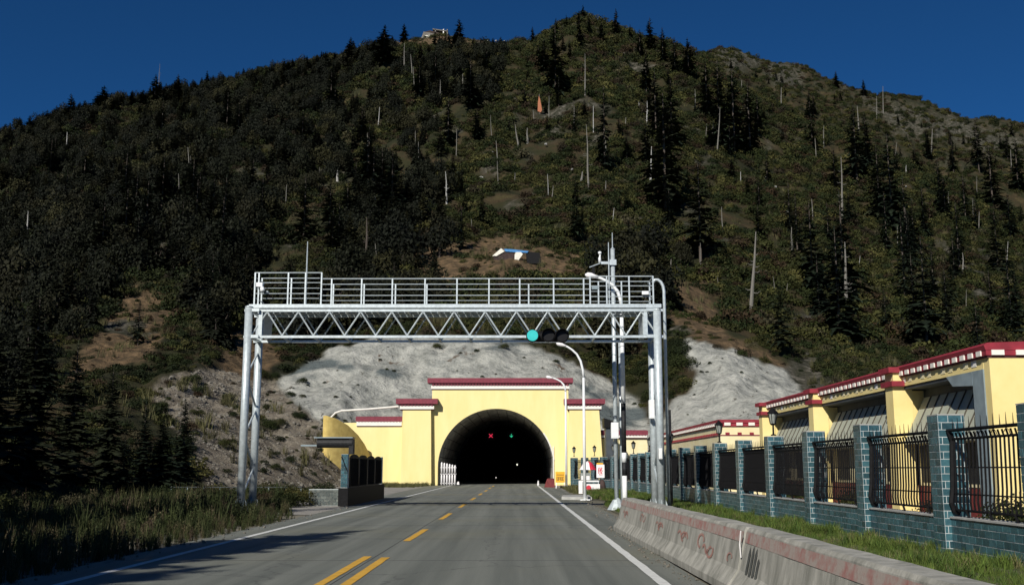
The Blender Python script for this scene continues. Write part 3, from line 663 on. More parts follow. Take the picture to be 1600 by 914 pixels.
p = gnd(909, 779); q = MB(); q.add([(p.x-1.0, p.y-1.2, 0), (p.x+.35, p.y-1.8, 0), (p.x+.5, p.y+2.4, 0), (p.x-.8, p.y+2.0, 0), (p.x-1.0, p.y-1.2, .13), (p.x+.35, p.y-1.8, .13), (p.x+.5, p.y+2.4, .13), (p.x-.8, p.y+2.0, .13)], [(4,5,6,7),(0,1,5,4),(1,2,6,5),(2,3,7,6),(3,0,4,7)])
tag(q.build('lamp_pad', M['conc_lt']), 'low pale concrete pad under the middle street lamp', 'pad')
# hooked pole at the right
Y = 35.6; x = X(1041, 600, Y); t = thing('hooked_pole', 'slim silver hooked pole standing behind the right leg of the gantry', 'pole', (x, Y, 0))
MB().tube([(x, Y, 0), (x, Y, Z(455, Y)), (x-.03, Y, Z(447, Y)), (x-.1, Y, Z(441, Y)), (x-.2, Y, Z(437.5, Y)), (x-.30, Y, Z(437.5, Y)), (x-.39, Y, Z(442, Y))], .055, 10).build('pole', st, t, True)
MB().tube([(x+.1, Y+.1, 0), (x+.1, Y+.1, Z(640, Y))], .05, 8).build('lower_tube', M['darkband'], t, True)
Y = 34.6; x = X(1018.5, 600, Y); tag(MB().tube([(x, Y, Z(612, Y)), (x, Y, Z(604, Y)), (x, Y, Z(592, Y)), (x, Y, Z(574, Y))], [.06, .05, .025, .02], 8).build('warning_beacon', M['redP']), 'small red and white beacon beside the right leg of the gantry', 'beacon')
# ---------------------------------------------------------------- concrete barrier along the right edge
def barrier(y0, y1, x0, x1, lab, marks):
    t = thing('concrete_barrier', lab, 'barrier', ((x0+x1)/2, (y0+y1)/2, 0), 'concrete barrier blocks along the right shoulder')
    n = max(4, int((y1-y0)/.5)); prof = [(-.22,0),(-.22,.09),(-.10,.26),(0,.70),(.025,.735),(.25,.735),(.28,.70),(.36,.26),(.44,.09),(.44,0)]; b = MB(); rows = []
    for i in range(n+1):
        f = i/n; y = y0+(y1-y0)*f; xx = x0+(x1-x0)*f
        rows.append([(xx+a+random.uniform(-.004,.004), y, z+(random.uniform(-.005,.006) if z > .2 else 0)) for a, z in prof])
    m_ = len(prof); vs = sum(rows, [])
    fs = [(i*m_+k, (i+1)*m_+k, (i+1)*m_+k+1, i*m_+k+1) for i in range(n) for k in range(m_-1)]+[tuple(range(m_)), tuple(n*m_+k for k in range(m_))[::-1]]
    b.add(vs, fs); o = b.build('block', M['conc'], t); fixn(o.data)
    # worn red stripe below the top edge
    s = MB()
    for i in range(n):
        f0, f1 = i/n, (i+1)/n; A = []
        for f in (f0, f1):
            y = y0+(y1-y0)*f; xx = x0+(x1-x0)*f; A += [(xx-.031-.004, y, .57), (xx-.008, y, .69)]
        s.add(A, [(0,2,3,1)])
    s.build('red_stripe', M['redpaint'], t)
    for (yy, zc, sc_, kind) in marks:
        f = (yy-y0)/(y1-y0); xx = x0+(x1-x0)*f
        def P(a, z): return Vector((xx-.10+.10*(z-.26)/.44-.009-(x1-x0)/(y1-y0)*a*2.4, yy-a*2.4, z))
        if kind == 'smear':
            g_ = MB(); random.seed(5)
            for k in range(4):
                a = -.12+k*.07; h_ = random.uniform(.06,.20); l_ = random.uniform(.06,.26); w_ = .026
                g_.add([P(a-w_, zc-l_), P(a+w_*.7, zc-l_*1.1), P(a+w_, zc+h_*.5), P(a, zc+h_), P(a-w_*.8, zc+h_*.5)], [(0,1,2,3,4)])
            g_.build('grey_smear', M['greymark'], t); continue
        r_ = MB(); wdt = .012
        def rib(pl):
            for k in range(len(pl)-1):
                (a, z), (a2, z2) = pl[k], pl[k+1]; d = Vector((a2-a, z2-z)); nn = Vector((-d.y, d.x)).normalized()*wdt*sc_
                r_.add([P(a-nn.x, z-nn.y), P(a2-nn.x, z2-nn.y), P(a2+nn.x, z2+nn.y), P(a+nn.x, z+nn.y)], [(0,1,2,3)])
        S = .11*sc_
        if kind == 0: rib([(-S*1.3+S*2.6*k/24, zc+S*.32*math.sin(k*.42)) for k in range(25)]); rib([(S*.2+S*.5*math.cos(k*.6), zc-.02+S*.45*math.sin(k*.6)) for k in range(9)])
        elif kind == 1: rib([(-S*.6+S*.6*math.cos(k*.55), zc+S*.6*math.sin(k*.55)) for k in range(10)]); rib([(S*.7+S*.6*math.cos(k*.55+2), zc+S*.6*math.sin(k*.55+2)) for k in range(10)])
        elif kind == 2: rib([(-S*1.0+S*.55*math.cos(k*.4), zc+S*.2+S*.55*math.sin(k*.4)) for k in range(13)]); rib([(-S*.5+S*1.5*k/16, zc-S*.3+S*.30*math.sin(k*.55)) for k in range(17)]); rib([(S*.9+S*.5*math.cos(k*.4+3), zc-S*.35+S*.5*math.sin(k*.4+3)) for k in range(11)])
        else: rib([(S*.6*math.cos(k*.6), zc+S*.6*math.sin(k*.6)) for k in range(8)])
        r_.build('painted_mark', M['redmark'], t)
    return t
barrier(12.22, 24.6, 2.62, 2.45, 'far concrete barrier block with red scrawled marks, ending near the gantry leg', [(23.4,.43,1.3,0),(20.6,.46,1.0,1),(18.4,.44,1.2,0),(16.0,.42,1.3,0),(14.2,.40,1.4,2),(12.7,.36,.8,3)])
barrier(3.0, 12.17, 2.46, 2.64, 'near concrete barrier block with a dark grey smear and worn red top stripe', [(11.5,.40,1.0,'smear'),(8.9,.30,.6,3)])
tag(MB().tube([(2.56,12.19,.40),(2.545,12.16,.55),(2.55,12.1,.70)], .008, 5).build('loose_wire', M['whiteC']), 'short pale wire hanging down the joint between the two barrier blocks', 'wire')
# ---------------------------------------------------------------- brick fence with iron railings, right side
TB = M['teal']; MO = M['mortar']
brick_jobs = {}
def brickface(store, a, b, z0, z1, course, blen, thick, offs0=0., visible=True):
    """bricks on the vertical face from a to b (2-D points); outward is to the right of a->b"""
    a = Vector(a); b = Vector(b); L = (b-a).length; d = (b-a)/L; nrm = Vector((d.y, -d.x)); n = int(round((z1-z0)/course)); ch = (z1-z0)/n
    for r in range(n):
        off = (blen/2 if r % 2 else 0.)+offs0; s = -off
        while s < L-.01:
            s0 = max(s, 0)+.006; s1 = min(s+blen, L)-.006; s += blen
            if s1-s0 < .02: continue
            jig = random.uniform(-.0015, .0015); c = a+d*((s0+s1)/2)+nrm*(thick/2+jig)
            store.append((c, d, (s1-s0)/2, thick/2, z0+r*ch+.007, z0+(r+1)*ch-.007, visible))
def pillar_bricks(store, c, dirv, wd, h, bl=.225):
    ax = Vector(dirv).normalized(); ay = Vector((-ax.y, ax.x)); hw = wd/2; c = Vector(c); hh = wd/2-.006
    cs = [c-ax*hw-ay*hw, c+ax*hw-ay*hw, c+ax*hw+ay*hw, c-ax*hw+ay*hw]
    core = [c-ax*hh-ay*hh, c+ax*hh-ay*hh, c+ax*hh+ay*hh, c-ax*hh+ay*hh]
    for k in range(4):
        p, q = core[k], core[(k+1) % 4]; nr = Vector(((q-p).y, -(q-p).x)).normalized(); dd = (q-p).normalized()
        e = .006 if k % 2 == 0 else 0
        brickface(store, p-dd*e, q+dd*e, 0, h, .121, bl, .006, 0. if k % 2 == 0 else bl/4, visible=(nr.x < -.5 or nr.y < -.5))
path = [(7.225, 10.4), (7.225, 14.4)]
y = 17.6
while y < 66: path.append((7.225, y)); y += 3.95
path += [(7.05, 69.6), (6.7, 72.6), (6.2, 75.2), (5.7, 77.2), (5.1, 79.2), (4.4, 81.0)]
fence = thing('brick_fence', 'teal glazed brick fence with tall pillars and black iron railings along the right verge', 'fence', (7.2, 30, 0))
bricks = []
PH = 2.28; WH = .60
for i, (x, y) in enumerate(path):
    d = (Vector(path[min(i+1, len(path)-1)])-Vector(path[max(i-1, 0)])).normalized(); ph = PH*(1.0 if y < 70 else .97)
    MB().obox((x, y), d, .219, .219, -.05, ph-.003).build('pillar', MO, fence)
    MB().obox((x, y), d, .226, .226, ph, ph+.018).build('pillar_cap', M['conc_lt'], fence)
    pillar_bricks(bricks, (x, y), d, .45, ph)
for i in range(len(path)-1):
    a, b = Vector(path[i]), Vector(path[i+1]); d = (b-a).normalized(); L = (b-a).length; nr = Vector((-d.y, d.x))   # nr points to the road
    a2 = a+d*.225; b2 = b-d*.225; mid = (a2+b2)/2
    MB().obox(mid, d, (b2-a2).length/2, .108, -.05, WH).build('low_wall', MO, fence)
    MB().obox(mid, d, (b2-a2).length/2, .135, WH+.002, WH+.03).build('coping', M['conc_lt'], fence)
    brickface(bricks, b2+nr*.108, a2+nr*.108, 0, WH, .12, .235, .006, random.choice((0,.06)))
# the 300 bricks that show largest are parts, the rest one joined part
def bpx(bk):
    c, d, hx, hy, z0, z1, vis = bk
    if not vis or c.y < 8: return -1
    px, py = proj(c.x, c.y, (z0+z1)/2)
    if px > 1604 or py > 918 or px < 0: return -1
    return 1/c.y
order = sorted(range(len(bricks)), key=lambda i: -bpx(bricks[i]))
big = set(order[:300]); rest = MB()
for i, bk in enumerate(bricks):
    c, d, hx, hy, z0, z1, vis = bk
    if i in big: MB().obox(c, d, hx, hy, z0, z1).build('brick', TB, fence)
    else: rest.obox(c, d, hx, hy, z0, z1)
tag(rest.build('brick', TB, fence), kind='stuff')
nbar = 0
for i in range(len(path)-1):
    a, b = Vector(path[i]), Vector(path[i+1]); d = (b-a).normalized(); nr = Vector((-d.y, d.x)); a2 = a+d*.235; b2 = b-d*.235; L = (b2-a2).length
    off = nr*.03
    def P(s, z, o=0.): p = a2+d*s+off+nr*o; return Vector((p.x, p.y, z))
    fr = MB()
    for z, o, hx in ((2.02, .05, .03), (1.88, .0, .022), (1.42, 0, .013), (1.0, .03, .013), (.74, .03, .022)): fr.tube([P(0, z, o), P(L, z, o)], hx, 6)
    for s in (.05, L-.05): fr.tube([P(s, 2.02, .05), P(s, 1.85, 0), P(s, 1.1, .04), P(s, .85, .08), P(s, .72, .04), P(s, .68, -.04)], .045, 6)
    for s in (.55, L/2, L-.55): fr.tube([P(s, .76, .06), P(s, .62, .02)], .022, 5)
    rail = fr.build('railing', M['black'], fence)
    k = int(L/.132); sep = 10 <= (a.y+b.y)/2 < 32
    jb = MB()
    for q in range(1, k):
        s = L*q/k; g_ = MB() if sep else jb
        g_.tube([P(s, 1.98, .03), P(s, 1.86, 0), P(s, 1.1, .02), P(s, .88, .04), P(s, .74, .03)], .0165, 4, False)
        if sep: g_.build('bar', M['black'], rail)
    if not sep: tag(jb.build('bar', M['black'], rail), kind='stuff')
    sc_ = MB()
    for q in range(0, int(L/.42)):
        s = .2+q*.42
        sc_.tube([P(s+.0, 1.90), P(s+.04, 1.96), P(s+.12, 2.0), P(s+.2, 1.94)], .007, 4, False)
        sc_.tube([P(s, 2.03, .05), P(s, 2.22, .05)], [.01, .003], 4, False); sc_.tube([P(s+.2, 2.03, .05), P(s+.2, 2.20, .05)], [.01, .003], 4, False)
    tag(sc_.build('scroll_spike', M['black'], rail), kind='stuff')
# lanterns on the pillars
def lantern(x, y, lab):
    t = thing('post_lantern', lab, 'lantern', (x, y, PH+.035), 'lanterns on the fence pillars'); z = PH+.037
    MB().tube([(x, y, z), (x, y, z+.02), (x, y, z+.05), (x, y, z+.30)], [.08, .08, .028, .024], 8).build('stem', M['black'], t)
    g = MB(); 
    g.tube([(x, y, z+.34), (x, y, z+.62)], [.075, .125], 6); g.build('glass', M['glass'], t)
    f = MB().tube([(x, y, z+.29), (x, y, z+.335)], [.05, .095], 6).tube([(x, y, z+.622), (x, y, z+.64), (x, y, z+.74), (x, y, z+.80)], [.165, .165, .06, .012], 6)
    for k in range(6):
        a = math.pi*k/3; f.tube([(x+.082*math.cos(a), y+.082*math.sin(a), z+.335), (x+.133*math.cos(a), y+.133*math.sin(a), z+.625)], .010, 4, False)
    f.build('frame', M['black'], t)
near_l = {5: 'black lantern nearest the camera, on the pillar in front of the long building', 7: 'second lantern, on the pillar before the corner of the cream building', 10: 'third lantern, just right of the gantry leg', 12: 'lantern on the pillar just left of the right gantry leg'}
for i, (x, y) in enumerate(path):
    if i in near_l: lantern(x, y, near_l[i])
    elif i in (14, 16, 18, 20): lantern(x, y, {14: 'small far lantern just right of the banded lamp pole', 16: 'small far lantern left of the mast, right of the stall sign', 18: 'tiny far lantern above the stall sign', 20: 'tiny farthest lantern on the last pillar of the bend'}[i])
# ---------------------------------------------------------------- gate and wall on the left
GX_ = -6.45
t = thing('roadside_gate', 'black iron gate with round topped panels and a dark overhead beam left of the road', 'gate', (GX_, 43, 0))
lb = []
for (yy, h) in ((40.2, 1.95), (50.3, 1.95)):
    MB().box(GX_-.28, GX_-.02, yy-.15, yy+.15, 0, h).build('post', MO, t)
    brickface(lb, (GX_-.28, yy-.15), (GX_-.02, yy-.15), .7, h, .12, .13, .02)
mb = MB()
for c, d, hx, hy, z0, z1, v in lb: mb.obox(c, d, hx, hy, z0, z1)
tag(mb.build('brick', TB, t), kind='stuff')
MB().box(GX_-.34, GX_+.04, 39.9, 50.7, 0, .68).build('plinth', M['black'], t)
for k in range(4):
    y0 = 40.5+k*2.38; y1 = y0+2.26; pl = [(GX_, y0, .70)]+[(GX_, (y0+y1)/2-(y1-y0)/2*math.cos(math.pi*q/12), 1.80+.16*math.sin(math.pi*q/12)) for q in range(13)]+[(GX_, y1, .70)]
    o = MB().prism(pl, (-.04, 0, 0)).build('panel', M['black'], t)
    f = MB()
    for q in range(1, 11): f.box(GX_+.002, GX_+.02, y0+q*.2-.012, y0+q*.2+.012, .74, 1.80)
    f.build('bar', M['black'], t)
arc = MB()
for yy in (40.03, 50.12): arc.tube([(GX_-.27, yy, 1.85), (GX_-.2, yy, 1.72), (GX_-.12, yy, 1.5), (GX_-.03, yy, 1.3)], .02, 5)
arc.build('scroll', M['black'], t)
bz = Z(692, 40.3)
MB().tube([(X(496, 692, 40.3), 40.3, bz), (X(551, 692, 40.3), 40.3, bz)], .185, 14).build('beam', M['darkband'], t)
MB().box(X(492, 692, 40.3), X(553.5, 692, 40.3), 40.1, 40.6, bz+.187, bz+.225).build('beam_cover', M['glassblue'], t)
MB().box(X(546, 692, 40.3), X(553.5, 692, 40.3), 40.16, 40.44, 1.95, bz+.16).build('beam_post', M['darkband'], t)
MB().box(X(470, 697, 40.3), X(496, 697, 40.3), 40.28, 40.36, bz-.12, bz-.06).build('beam_arm', M['glassblue'], t)
t = thing('low_brick_wall', 'short low teal brick wall beside the left gate post', 'wall', (-8.1, 41, 0)); lb = []
MB().box(-8.1, -6.85, 40.9, 41.1, -.05, .62).build('core', MO, t); brickface(lb, (-8.1, 40.9), (-6.85, 40.9), 0, .60, .12, .235, .02); mb = MB()
for c, d, hx, hy, z0, z1, v in lb: MB().obox(c, d, hx, hy, z0, z1).build('brick', M['dusty'], t)
t = thing('low_rail_fence', 'low grey rail fence behind the tall grass left of the road', 'fence', (-11, 44, 0))
for k in range(9): MB().box(-14.5+k*.68, -14.46+k*.68, 43.98, 44.02, 0, .66).build('post', M['glassblue'], t)
for z in (.25, .45, .64): MB().box(-14.5, -9.0, 43.95, 43.978, z-.015, z+.015).build('rail', M['soffit'], t)
# ---------------------------------------------------------------- long yellow building at the right
BX = 12.0; Y0 = 26.3; Y1 = 51.2; ZR = Z(537.5, Y0)
b = thing('long_building', 'long single storey yellow building with red cornice, white dentils and open bays behind the fence', 'building', (20, 38, 0))
yl = M['yellowb']
XE = 46
zcor = ZR-.20; zdent0 = Z(551.5, Y0)-.03; zf = Z(575, Y0)
MB().box(BX+1.9, XE, Y0+.05, Y1, 0, zdent0-.05).build('back_wall', yl, b)
MB().box(BX+.004, XE, Y0-.02, Y0+.30, 0, zdent0-.03).build('end_wall', yl, b)
MB().box(BX-.03, BX+.5, Y0+.304, Y0+.95, .0, zf-.004).build('corner_cladding', M['glassblue'], b)
MB().box(BX, BX+.35, Y0+.32, Y1, zf, zdent0-.03).build('fascia', yl, b)
MB().box(BX+.04, BX+1.9, Y0+.42, Y1-.05, zf-.10, zf-.004).build('soffit', M['soffit'], b)
MB().box(BX+.66, BX+.9, Y0+.42, Y1-.05, zf-.60, zf-.102).build('beam', M['soffit'], b)
MB().prism([(BX-.034, Y0+.95, zf-.01), (BX-.034, Y0+2.6, zf-.01), (BX-.034, Y0+2.2, zf-.30), (BX-.034, Y0+.95, zf-.38)], (.05, 0, 0)).build('corner_bracket', M['glassblue'], b)
pr = [(BX-.10, ZR-.17), (BX-.14, ZR-.05), (BX-.05, ZR+.02), (BX+.9, ZR+.05), (BX+.9, ZR-.17)]
o = MB().prism([(x, Y0-.10, z) for x, z in pr], (0, Y1-Y0+.2, 0)).build('cornice', M['red'], b); fixn(o.data)
o = MB().prism([(BX+.9, Y0-.10, ZR-.17), (BX+.9, Y0-.14, ZR-.05), (BX+.9, Y0-.05, ZR+.02), (BX+.9, Y0+.9, ZR+.05), (BX+.9, Y0+.9, ZR-.17)], (XE-BX, 0, 0)).build('cornice', M['red'], b); fixn(o.data)
MB().box(BX+.9, XE, Y0+.9, Y1+.1, ZR-.3, ZR+.03).build('roof_slab', M['conc_lt'], b)
zd0, zd1 = ZR-.30, ZR-.175
MB().box(BX-.05, BX+.4, Y0-.05, Y1, zd0-.05, zd0-.004).build('string_course', M['dent'], b); MB().box(BX+.4, XE, Y0-.05, Y0+.3, zd0-.05, zd0-.004).build('string_course', M['dent'], b)
MB().box(BX-.09, BX+.4, Y0-.09, Y1, zd0, zd1).build('dentil_back', M['red'], b); MB().box(BX+.4, XE, Y0-.09, Y0+.3, zd0, zd1).build('dentil_back', M['red'], b)
dm = MB().box(0, .05, -.13, .13, zd0+.004, zd1+.01).mesh('white_dentil', M['white']); dm2 = MB().box(-.16, .16, 0, .05, zd0+.004, zd1+.01).mesh('white_dentil', M['white'])
y = Y0+.30
def putm(nm, me, par, loc):
    o = bpy.data.objects.new(nm, me); COL.objects.link(o); o.parent = par; o.location = Vector(loc)-Vector(par.location); return o
while y < Y1: putm('white_dentil', dm, b, (BX-.125, y, 0)); y += .5
x = BX+.2
while x < BX+14: putm('white_dentil', dm2, b, (x, Y0-.125, 0)); x += .62
for k in range(int((Y1-Y0-1)/.5)):
    if k % 3 != 2: MB().box(BX-.012, BX-.001, Y0+.7+k*.5, Y0+1.0+k*.5, zf+.10, zf+.30).build('fascia_block', M['white'] if k % 5 == 0 else M['cream'], b)
for yc in (32.6, 41.4, 50.0):
    MB().box(BX-.32, BX+.28, yc-.32, yc+.32, 0, ZR-.62).build('column', yl, b)
    MB().box(BX-.40, BX+.34, yc-.5, yc+.5, ZR-.62, ZR-.46).build('column_capital', M['red'], b)
    MB().box(BX-.30, BX+.3, yc-.36, yc+.36, ZR-.458, ZR-.20).build('column_head', yl, b)
    MB().box(BX-.46, BX+.4, yc-.46, yc+.46, ZR-.198, ZR-.03).build('column_cap', M['red'], b)
    MB().prism([(BX+.28, yc-.25, ZR-.75), (BX+.95, yc-.25, ZR-.75), (BX+.95, yc-.25, ZR-.95), (BX+.28, yc-.25, ZR-1.75)], (0, .5, 0)).build('bracket', yl, b)
# sloping grey roof sheets inside each bay, one panel between each pair of ribs
for (ya, yb) in ((Y0+.98, 32.25), (32.95, 41.05), (41.75, 49.65)):
    n = int((yb-ya)/.62)
    for k in range(n):
        y0 = ya+(yb-ya)*k/n; y1 = ya+(yb-ya)*(k+1)/n
        MB().prism([(BX-.10, y0+.02, 2.15), (BX+.62, y0+.02, 3.57), (BX+.62, y0+.02, 3.50), (BX-.06, y0+.02, 2.13)], (0, y1-y0-.04, 0)).build('roof_sheet', M['awning'], b)
        MB().prism([(BX-.10, y0-.022, 2.14), (BX-.125, y0-.022, 2.16), (BX+.60, y0-.022, 3.60), (BX+.62, y0-.022, 3.55)], (0, .04, 0)).build('rib', M['awndark'], b)
    MB().box(BX+.36, BX+.42, ya, yb, .9, 2.29).build('bay_wall', M['cream'], b)
    for k in range(3):
        yy = ya+(yb-ya)*(k+.5)/3; MB().box(BX+.345, BX+.358, yy-.7, yy+.7, 1.0, 2.1).build('window', M['darkband'], b)
MB().box(BX+.38, BX+.44, Y0+.45, Y1-.1, 0, .9).build('dado', M['maroonbox'], b)
# cream building further back
C0 = 53.5; CX = X(1125, 656, C0); C1 = X(1045, 672, C0)
b = thing('cream_building', 'cream building with red dentilled cornice between the long building and the gantry leg', 'building', (CX+5, C0+4, 0))
zr = Z(655.5, C0); YB = 76
MB().box(CX, 30, C0, YB, 0, zr-.30).build('wall', M['cream'], b)
MB().box(CX-.12, 30.2, C0-.12, YB+.2, zr-.17, zr).build('cornice', M['red'], b)
MB().box(CX-.08, 30, C0-.08, YB, zr-.34, zr-.172).build('dentil_back', M['red'], b)
dm = MB().box(0, .05, -.13, .13, zr-.30, zr-.15).mesh('white_dentil', M['white']); dm2 = MB().box(-.16, .16, 0, .05, zr-.30, zr-.15).mesh('white_dentil', M['white'])
y = C0+.3
while y < YB: putm('white_dentil', dm, b, (CX-.125, y, 0)); y += .5
x = CX+.35
while x < CX+5: putm('white_dentil', dm2, b, (x, C0-.125, 0)); x += .62
zs = Z(679, C0); MB().box(CX-.03, 30, C0-.03, YB, zs-.05, zs).build('string_course', M['maroon'], b)
dm = MB().box(0, .05, -.1, .1, zs+.01, zs+.12).mesh('red_dentil', M['red']); dm2 = MB().box(-.1, .1, 0, .05, zs+.01, zs+.12).mesh('red_dentil', M['red'])
y = C0+.3
while y < YB: putm('red_dentil', dm, b, (CX-.06, y, 0)); y += .5
x = CX+.35
while x < CX+5: putm('red_dentil', dm2, b, (x, C0-.06, 0)); x += .62
# dark roofed kiosk by the right buttress
Y = 86; xa, xb = X(940, 665, Y), X(959, 665, Y)
t = thing('dark_kiosk', 'small dark roofed kiosk behind the right buttress of the portal', 'kiosk', ((xa+xb)/2, Y, 0))
MB().box(xa+.35, xb-.05, Y, Y+1.6, 0, Z(668, Y)).build('wall', M['soffit'], t); MB().prism([(xa+.2, Y-.2, Z(668, Y)), (xb+.1, Y-.2, Z(668, Y)), (xb, Y-.2, Z(658, Y)), (xa+.2, Y-.2, Z(653, Y))], (0, 2, 0)).build('roof', M['black'], t)
# ---------------------------------------------------------------- snack stall
g_ = gnd(915, 768.5); Y = g_.y; x = g_.x
t = thing('market_umbrella', 'small red and white umbrella shading the roadside stall', 'umbrella', (x+.1, Y, 0))
MB().tube([(x+.1, Y, 0), (x+.1, Y, Z(722, Y))], .025, 6).build('pole', M['steel'], t)
zt = Z(720, Y); zb = Z(734, Y); rr = X(929, 730, Y)-X(905, 730, Y); rr *= .58; cxu = x+.15; n = 8
for k in range(n):
    a0, a1 = 2*math.pi*k/n+.2, 2*math.pi*(k+1)/n+.2; am = (a0+a1)/2
    A = [(cxu, Y, zt)]; vs = [(cxu, Y, zt)]
    for f, zz_ in ((.5, zt-.12), (1., zb)):
        for a in (a0, am, a1): vs.append((cxu+rr*f*math.cos(a)*(1 if a != am else .97), Y+rr*f*math.sin(a)*(1 if a != am else .97), zz_+(0 if a != am else .02)))
    m = MB().add(vs, [(0,1,2),(0,2,3),(1,4,5,2),(2,5,6,3)]); m.build('canopy_panel', M['redP'] if k in (6, 7, 2, 3) else M['whiteC'], t)
t = thing('snack_stall', 'white snack stall table with a glass case beside the red and white umbrella', 'stall', (x+.1, Y-.4, 0))
MB().box(x-.45, x+.75, Y-.9, Y-.3, .62, .70).build('table_top', M['whiteC'], t)
MB().box(x-.0, x+.80, Y-1.0, Y-.35, .05, .50).build('front_box', M['whiteC'], t)
MB().tube([(x+.12, Y-1.02, .28), (x+.12, Y-1.035, .28)], .15, 12).build('red_disc', M['redP'], t)
MB().box(x-.35, x+.25, Y-.8, Y-.4, .702, 1.15).build('glass_case', M['glass'], t)
MB().box(x-.30, x+.20, Y-.83, Y-.802, .74, .98).build('paper', M['whiteC'], t)
for q in (-.42, .70): MB().box(x+q, x+q+.04, Y-.88, Y-.84, 0, .62).build('leg', M['steel'], t)
Ys = Y-.5; xa, xb = X(932, 740, Ys), X(944.5, 740, Ys)
t = thing('hanging_sign', 'white sign with red lettering under a yellow strip beside the stall umbrella', 'sign', ((xa+xb)/2, Ys, 1.2))
za, zb = Z(746, Ys), Z(725.5, Ys)
MB().box(xa, xb, Ys-.02, Ys+.02, za, zb).build('board', M['whiteC'], t); MB().box(xa+.02, xb-.08, Ys-.03, Ys+.03, zb+.002, zb+.10).build('top_strip', M['signY'], t)
MB().box((xa+xb)/2-.02, (xa+xb)/2+.02, Ys+.022, Ys+.05, 0, zb).build('stand', M['black'], t)
L = MB(); cx_ = (xa+xb)/2; cz = (za+zb)/2+.02
def strokes(pl, r=.02): L.tube([(cx_+a, Ys-.024, cz+c) for a, c in pl], r, 4)
strokes([(-.06,.20),(-.12,.14),(-.13,0),(-.12,-.14),(-.05,-.19)]); strokes([(-.13,.02),(-.06,.02)]); strokes([(-.05,.16),(-.02,.05),(-.05,-.08)])
strokes([(.03,.20),(.10,.16),(.04,.06),(.12,0),(.05,-.10),(.10,-.18)]); strokes([(.03,.2),(.02,0),(.02,-.19)]); strokes([(-.1,-.24),(.12,-.24)], .012)
L.build('lettering', M['redP'], t)
tag(MB().tube([(x+.95, Y-.6, 0), (x+.93, Y-.6, .3), (x+.98, Y-.6, .62), (x+.98, Y-.6, .78)], [.24, .26, .17, .05], 9).build('dark_bundle', M['darkcloth'], None, True), 'dark bundle standing on the grass right of the snack stall', 'bundle')
p = gnd(907.5, 771); tag(MB().box(p.x-.12, p.x+.10, p.y-.1, p.y+.1, 0, .7).build('white_bin', M['whiteC']), 'narrow white bin left of the snack stall', 'bin')
# ---------------------------------------------------------------- tarpaulin shelter on the slope
p = hit(805, 405, 110, 400); q = MB(); k = p.y/F; bx, by, bz = p.x, p.y, p.z
def S(px, py, dy=0): return at(px, py, p.y+dy)
t = thing('tarpaulin_shelter', 'ragged shelter of blue and white tarpaulins on a bare patch of the slope', 'shelter', p)
MB().prism([S(769,400), S(783,388), S(788,393), S(776,400)], (.3, 1.2, .1)).build('white_sheet', M['tarpW'], t)
MB().prism([S(787,389), S(800,389.5), S(826,392.5), S(824,395), S(803,394), S(790,393)], (.1, 2.0, .3)).build('blue_sheet', M['tarpB'], t)
MB().prism([S(770,401,.2), S(787,393,.2), S(803,394,.2), S(803,412,.2), S(786,412,.2), S(774,409,.2)], (0, 1.6, 0)).build('brown_wall', M['darkcloth'], t)
MB().prism([S(822,393,.2), S(843,395,.2), S(846,412,.2), S(823,412,.2)], (0, 1.6, 0)).build('dark_wall', M['black'], t)
MB().prism([S(806,394,-.2), S(814,394,-.2), S(817,397,-.2), S(812,404,-.2), S(808,410,-.2), S(804,406,-.2), S(804,398,-.2)], (0, .15, 0)).build('hanging_sheet', M['tarpW'], t)
MB().tube([S(785,402,-.1), S(783,414,-.1)], .04, 5).build('pole', M['snag'], t)
# lookout on the ridge
p = hit(685, 56, 300, 470); Yh = p.y
t = thing('ridge_lookout', 'small ruined stone lookout with an open frame on the ridge top', 'lookout', p)
def S(px, py, dy=0): return at(px, py, Yh+dy)
MB().prism([S(658,60), S(662,50), S(682,53), S(682,62)], (0, 4, 0)).build('stone_wall', M['rock'], t)
MB().prism([S(664,56,-.3), S(672,55,-.3), S(672,61,-.3), S(668,62,-.3)], (0, .2, 0)).build('white_patch', M['tarpW'], t)
MB().prism([S(685,57,-.3), S(692,54,-.3), S(700,58,-.3), S(706,64,-.3), S(694,63,-.3)], (0, 2, 0)).build('pale_bank', mat('pale_rubble', (.42,.33,.26), .9, 0, .3, 1), t)
for a in (679.5, 692, 698): MB().prism([S(a,54), S(a,46), S(a+1.6,46), S(a+1.6,55)], (0, .4, 0)).build('post', M['snag'] if a != 692 else M['white'], t)
MB().prism([S(676,45), S(700,48.5), S(700,50), S(676,46.5)], (0, 3, 0)).build('roof_beam', M['snag'], t)
MB().prism([S(664,50), S(672,48), S(705,57), S(704,58.5)], (0, 3, 0)).build('dark_roof', M['darkcloth'], t)
# flag
p = hit(843, 178, 150, 470); t = thing('orange_flag', 'tall narrow orange flag on a pole on the upper slope', 'flag', p)
def S(px, py, dy=0): return at(px, py, p.y+dy)
MB().tube([S(843.5,180), S(842.5,148)], .1, 5).build('pole', M['snag'], t); MB().prism([S(842,150,-.2), S(844,156,-.2), S(847,172,-.2), S(845,176,-.2), S(840,174,-.2), S(840.5,160,-.2)], (0, .12, 0)).build('cloth', M['orange'], t)
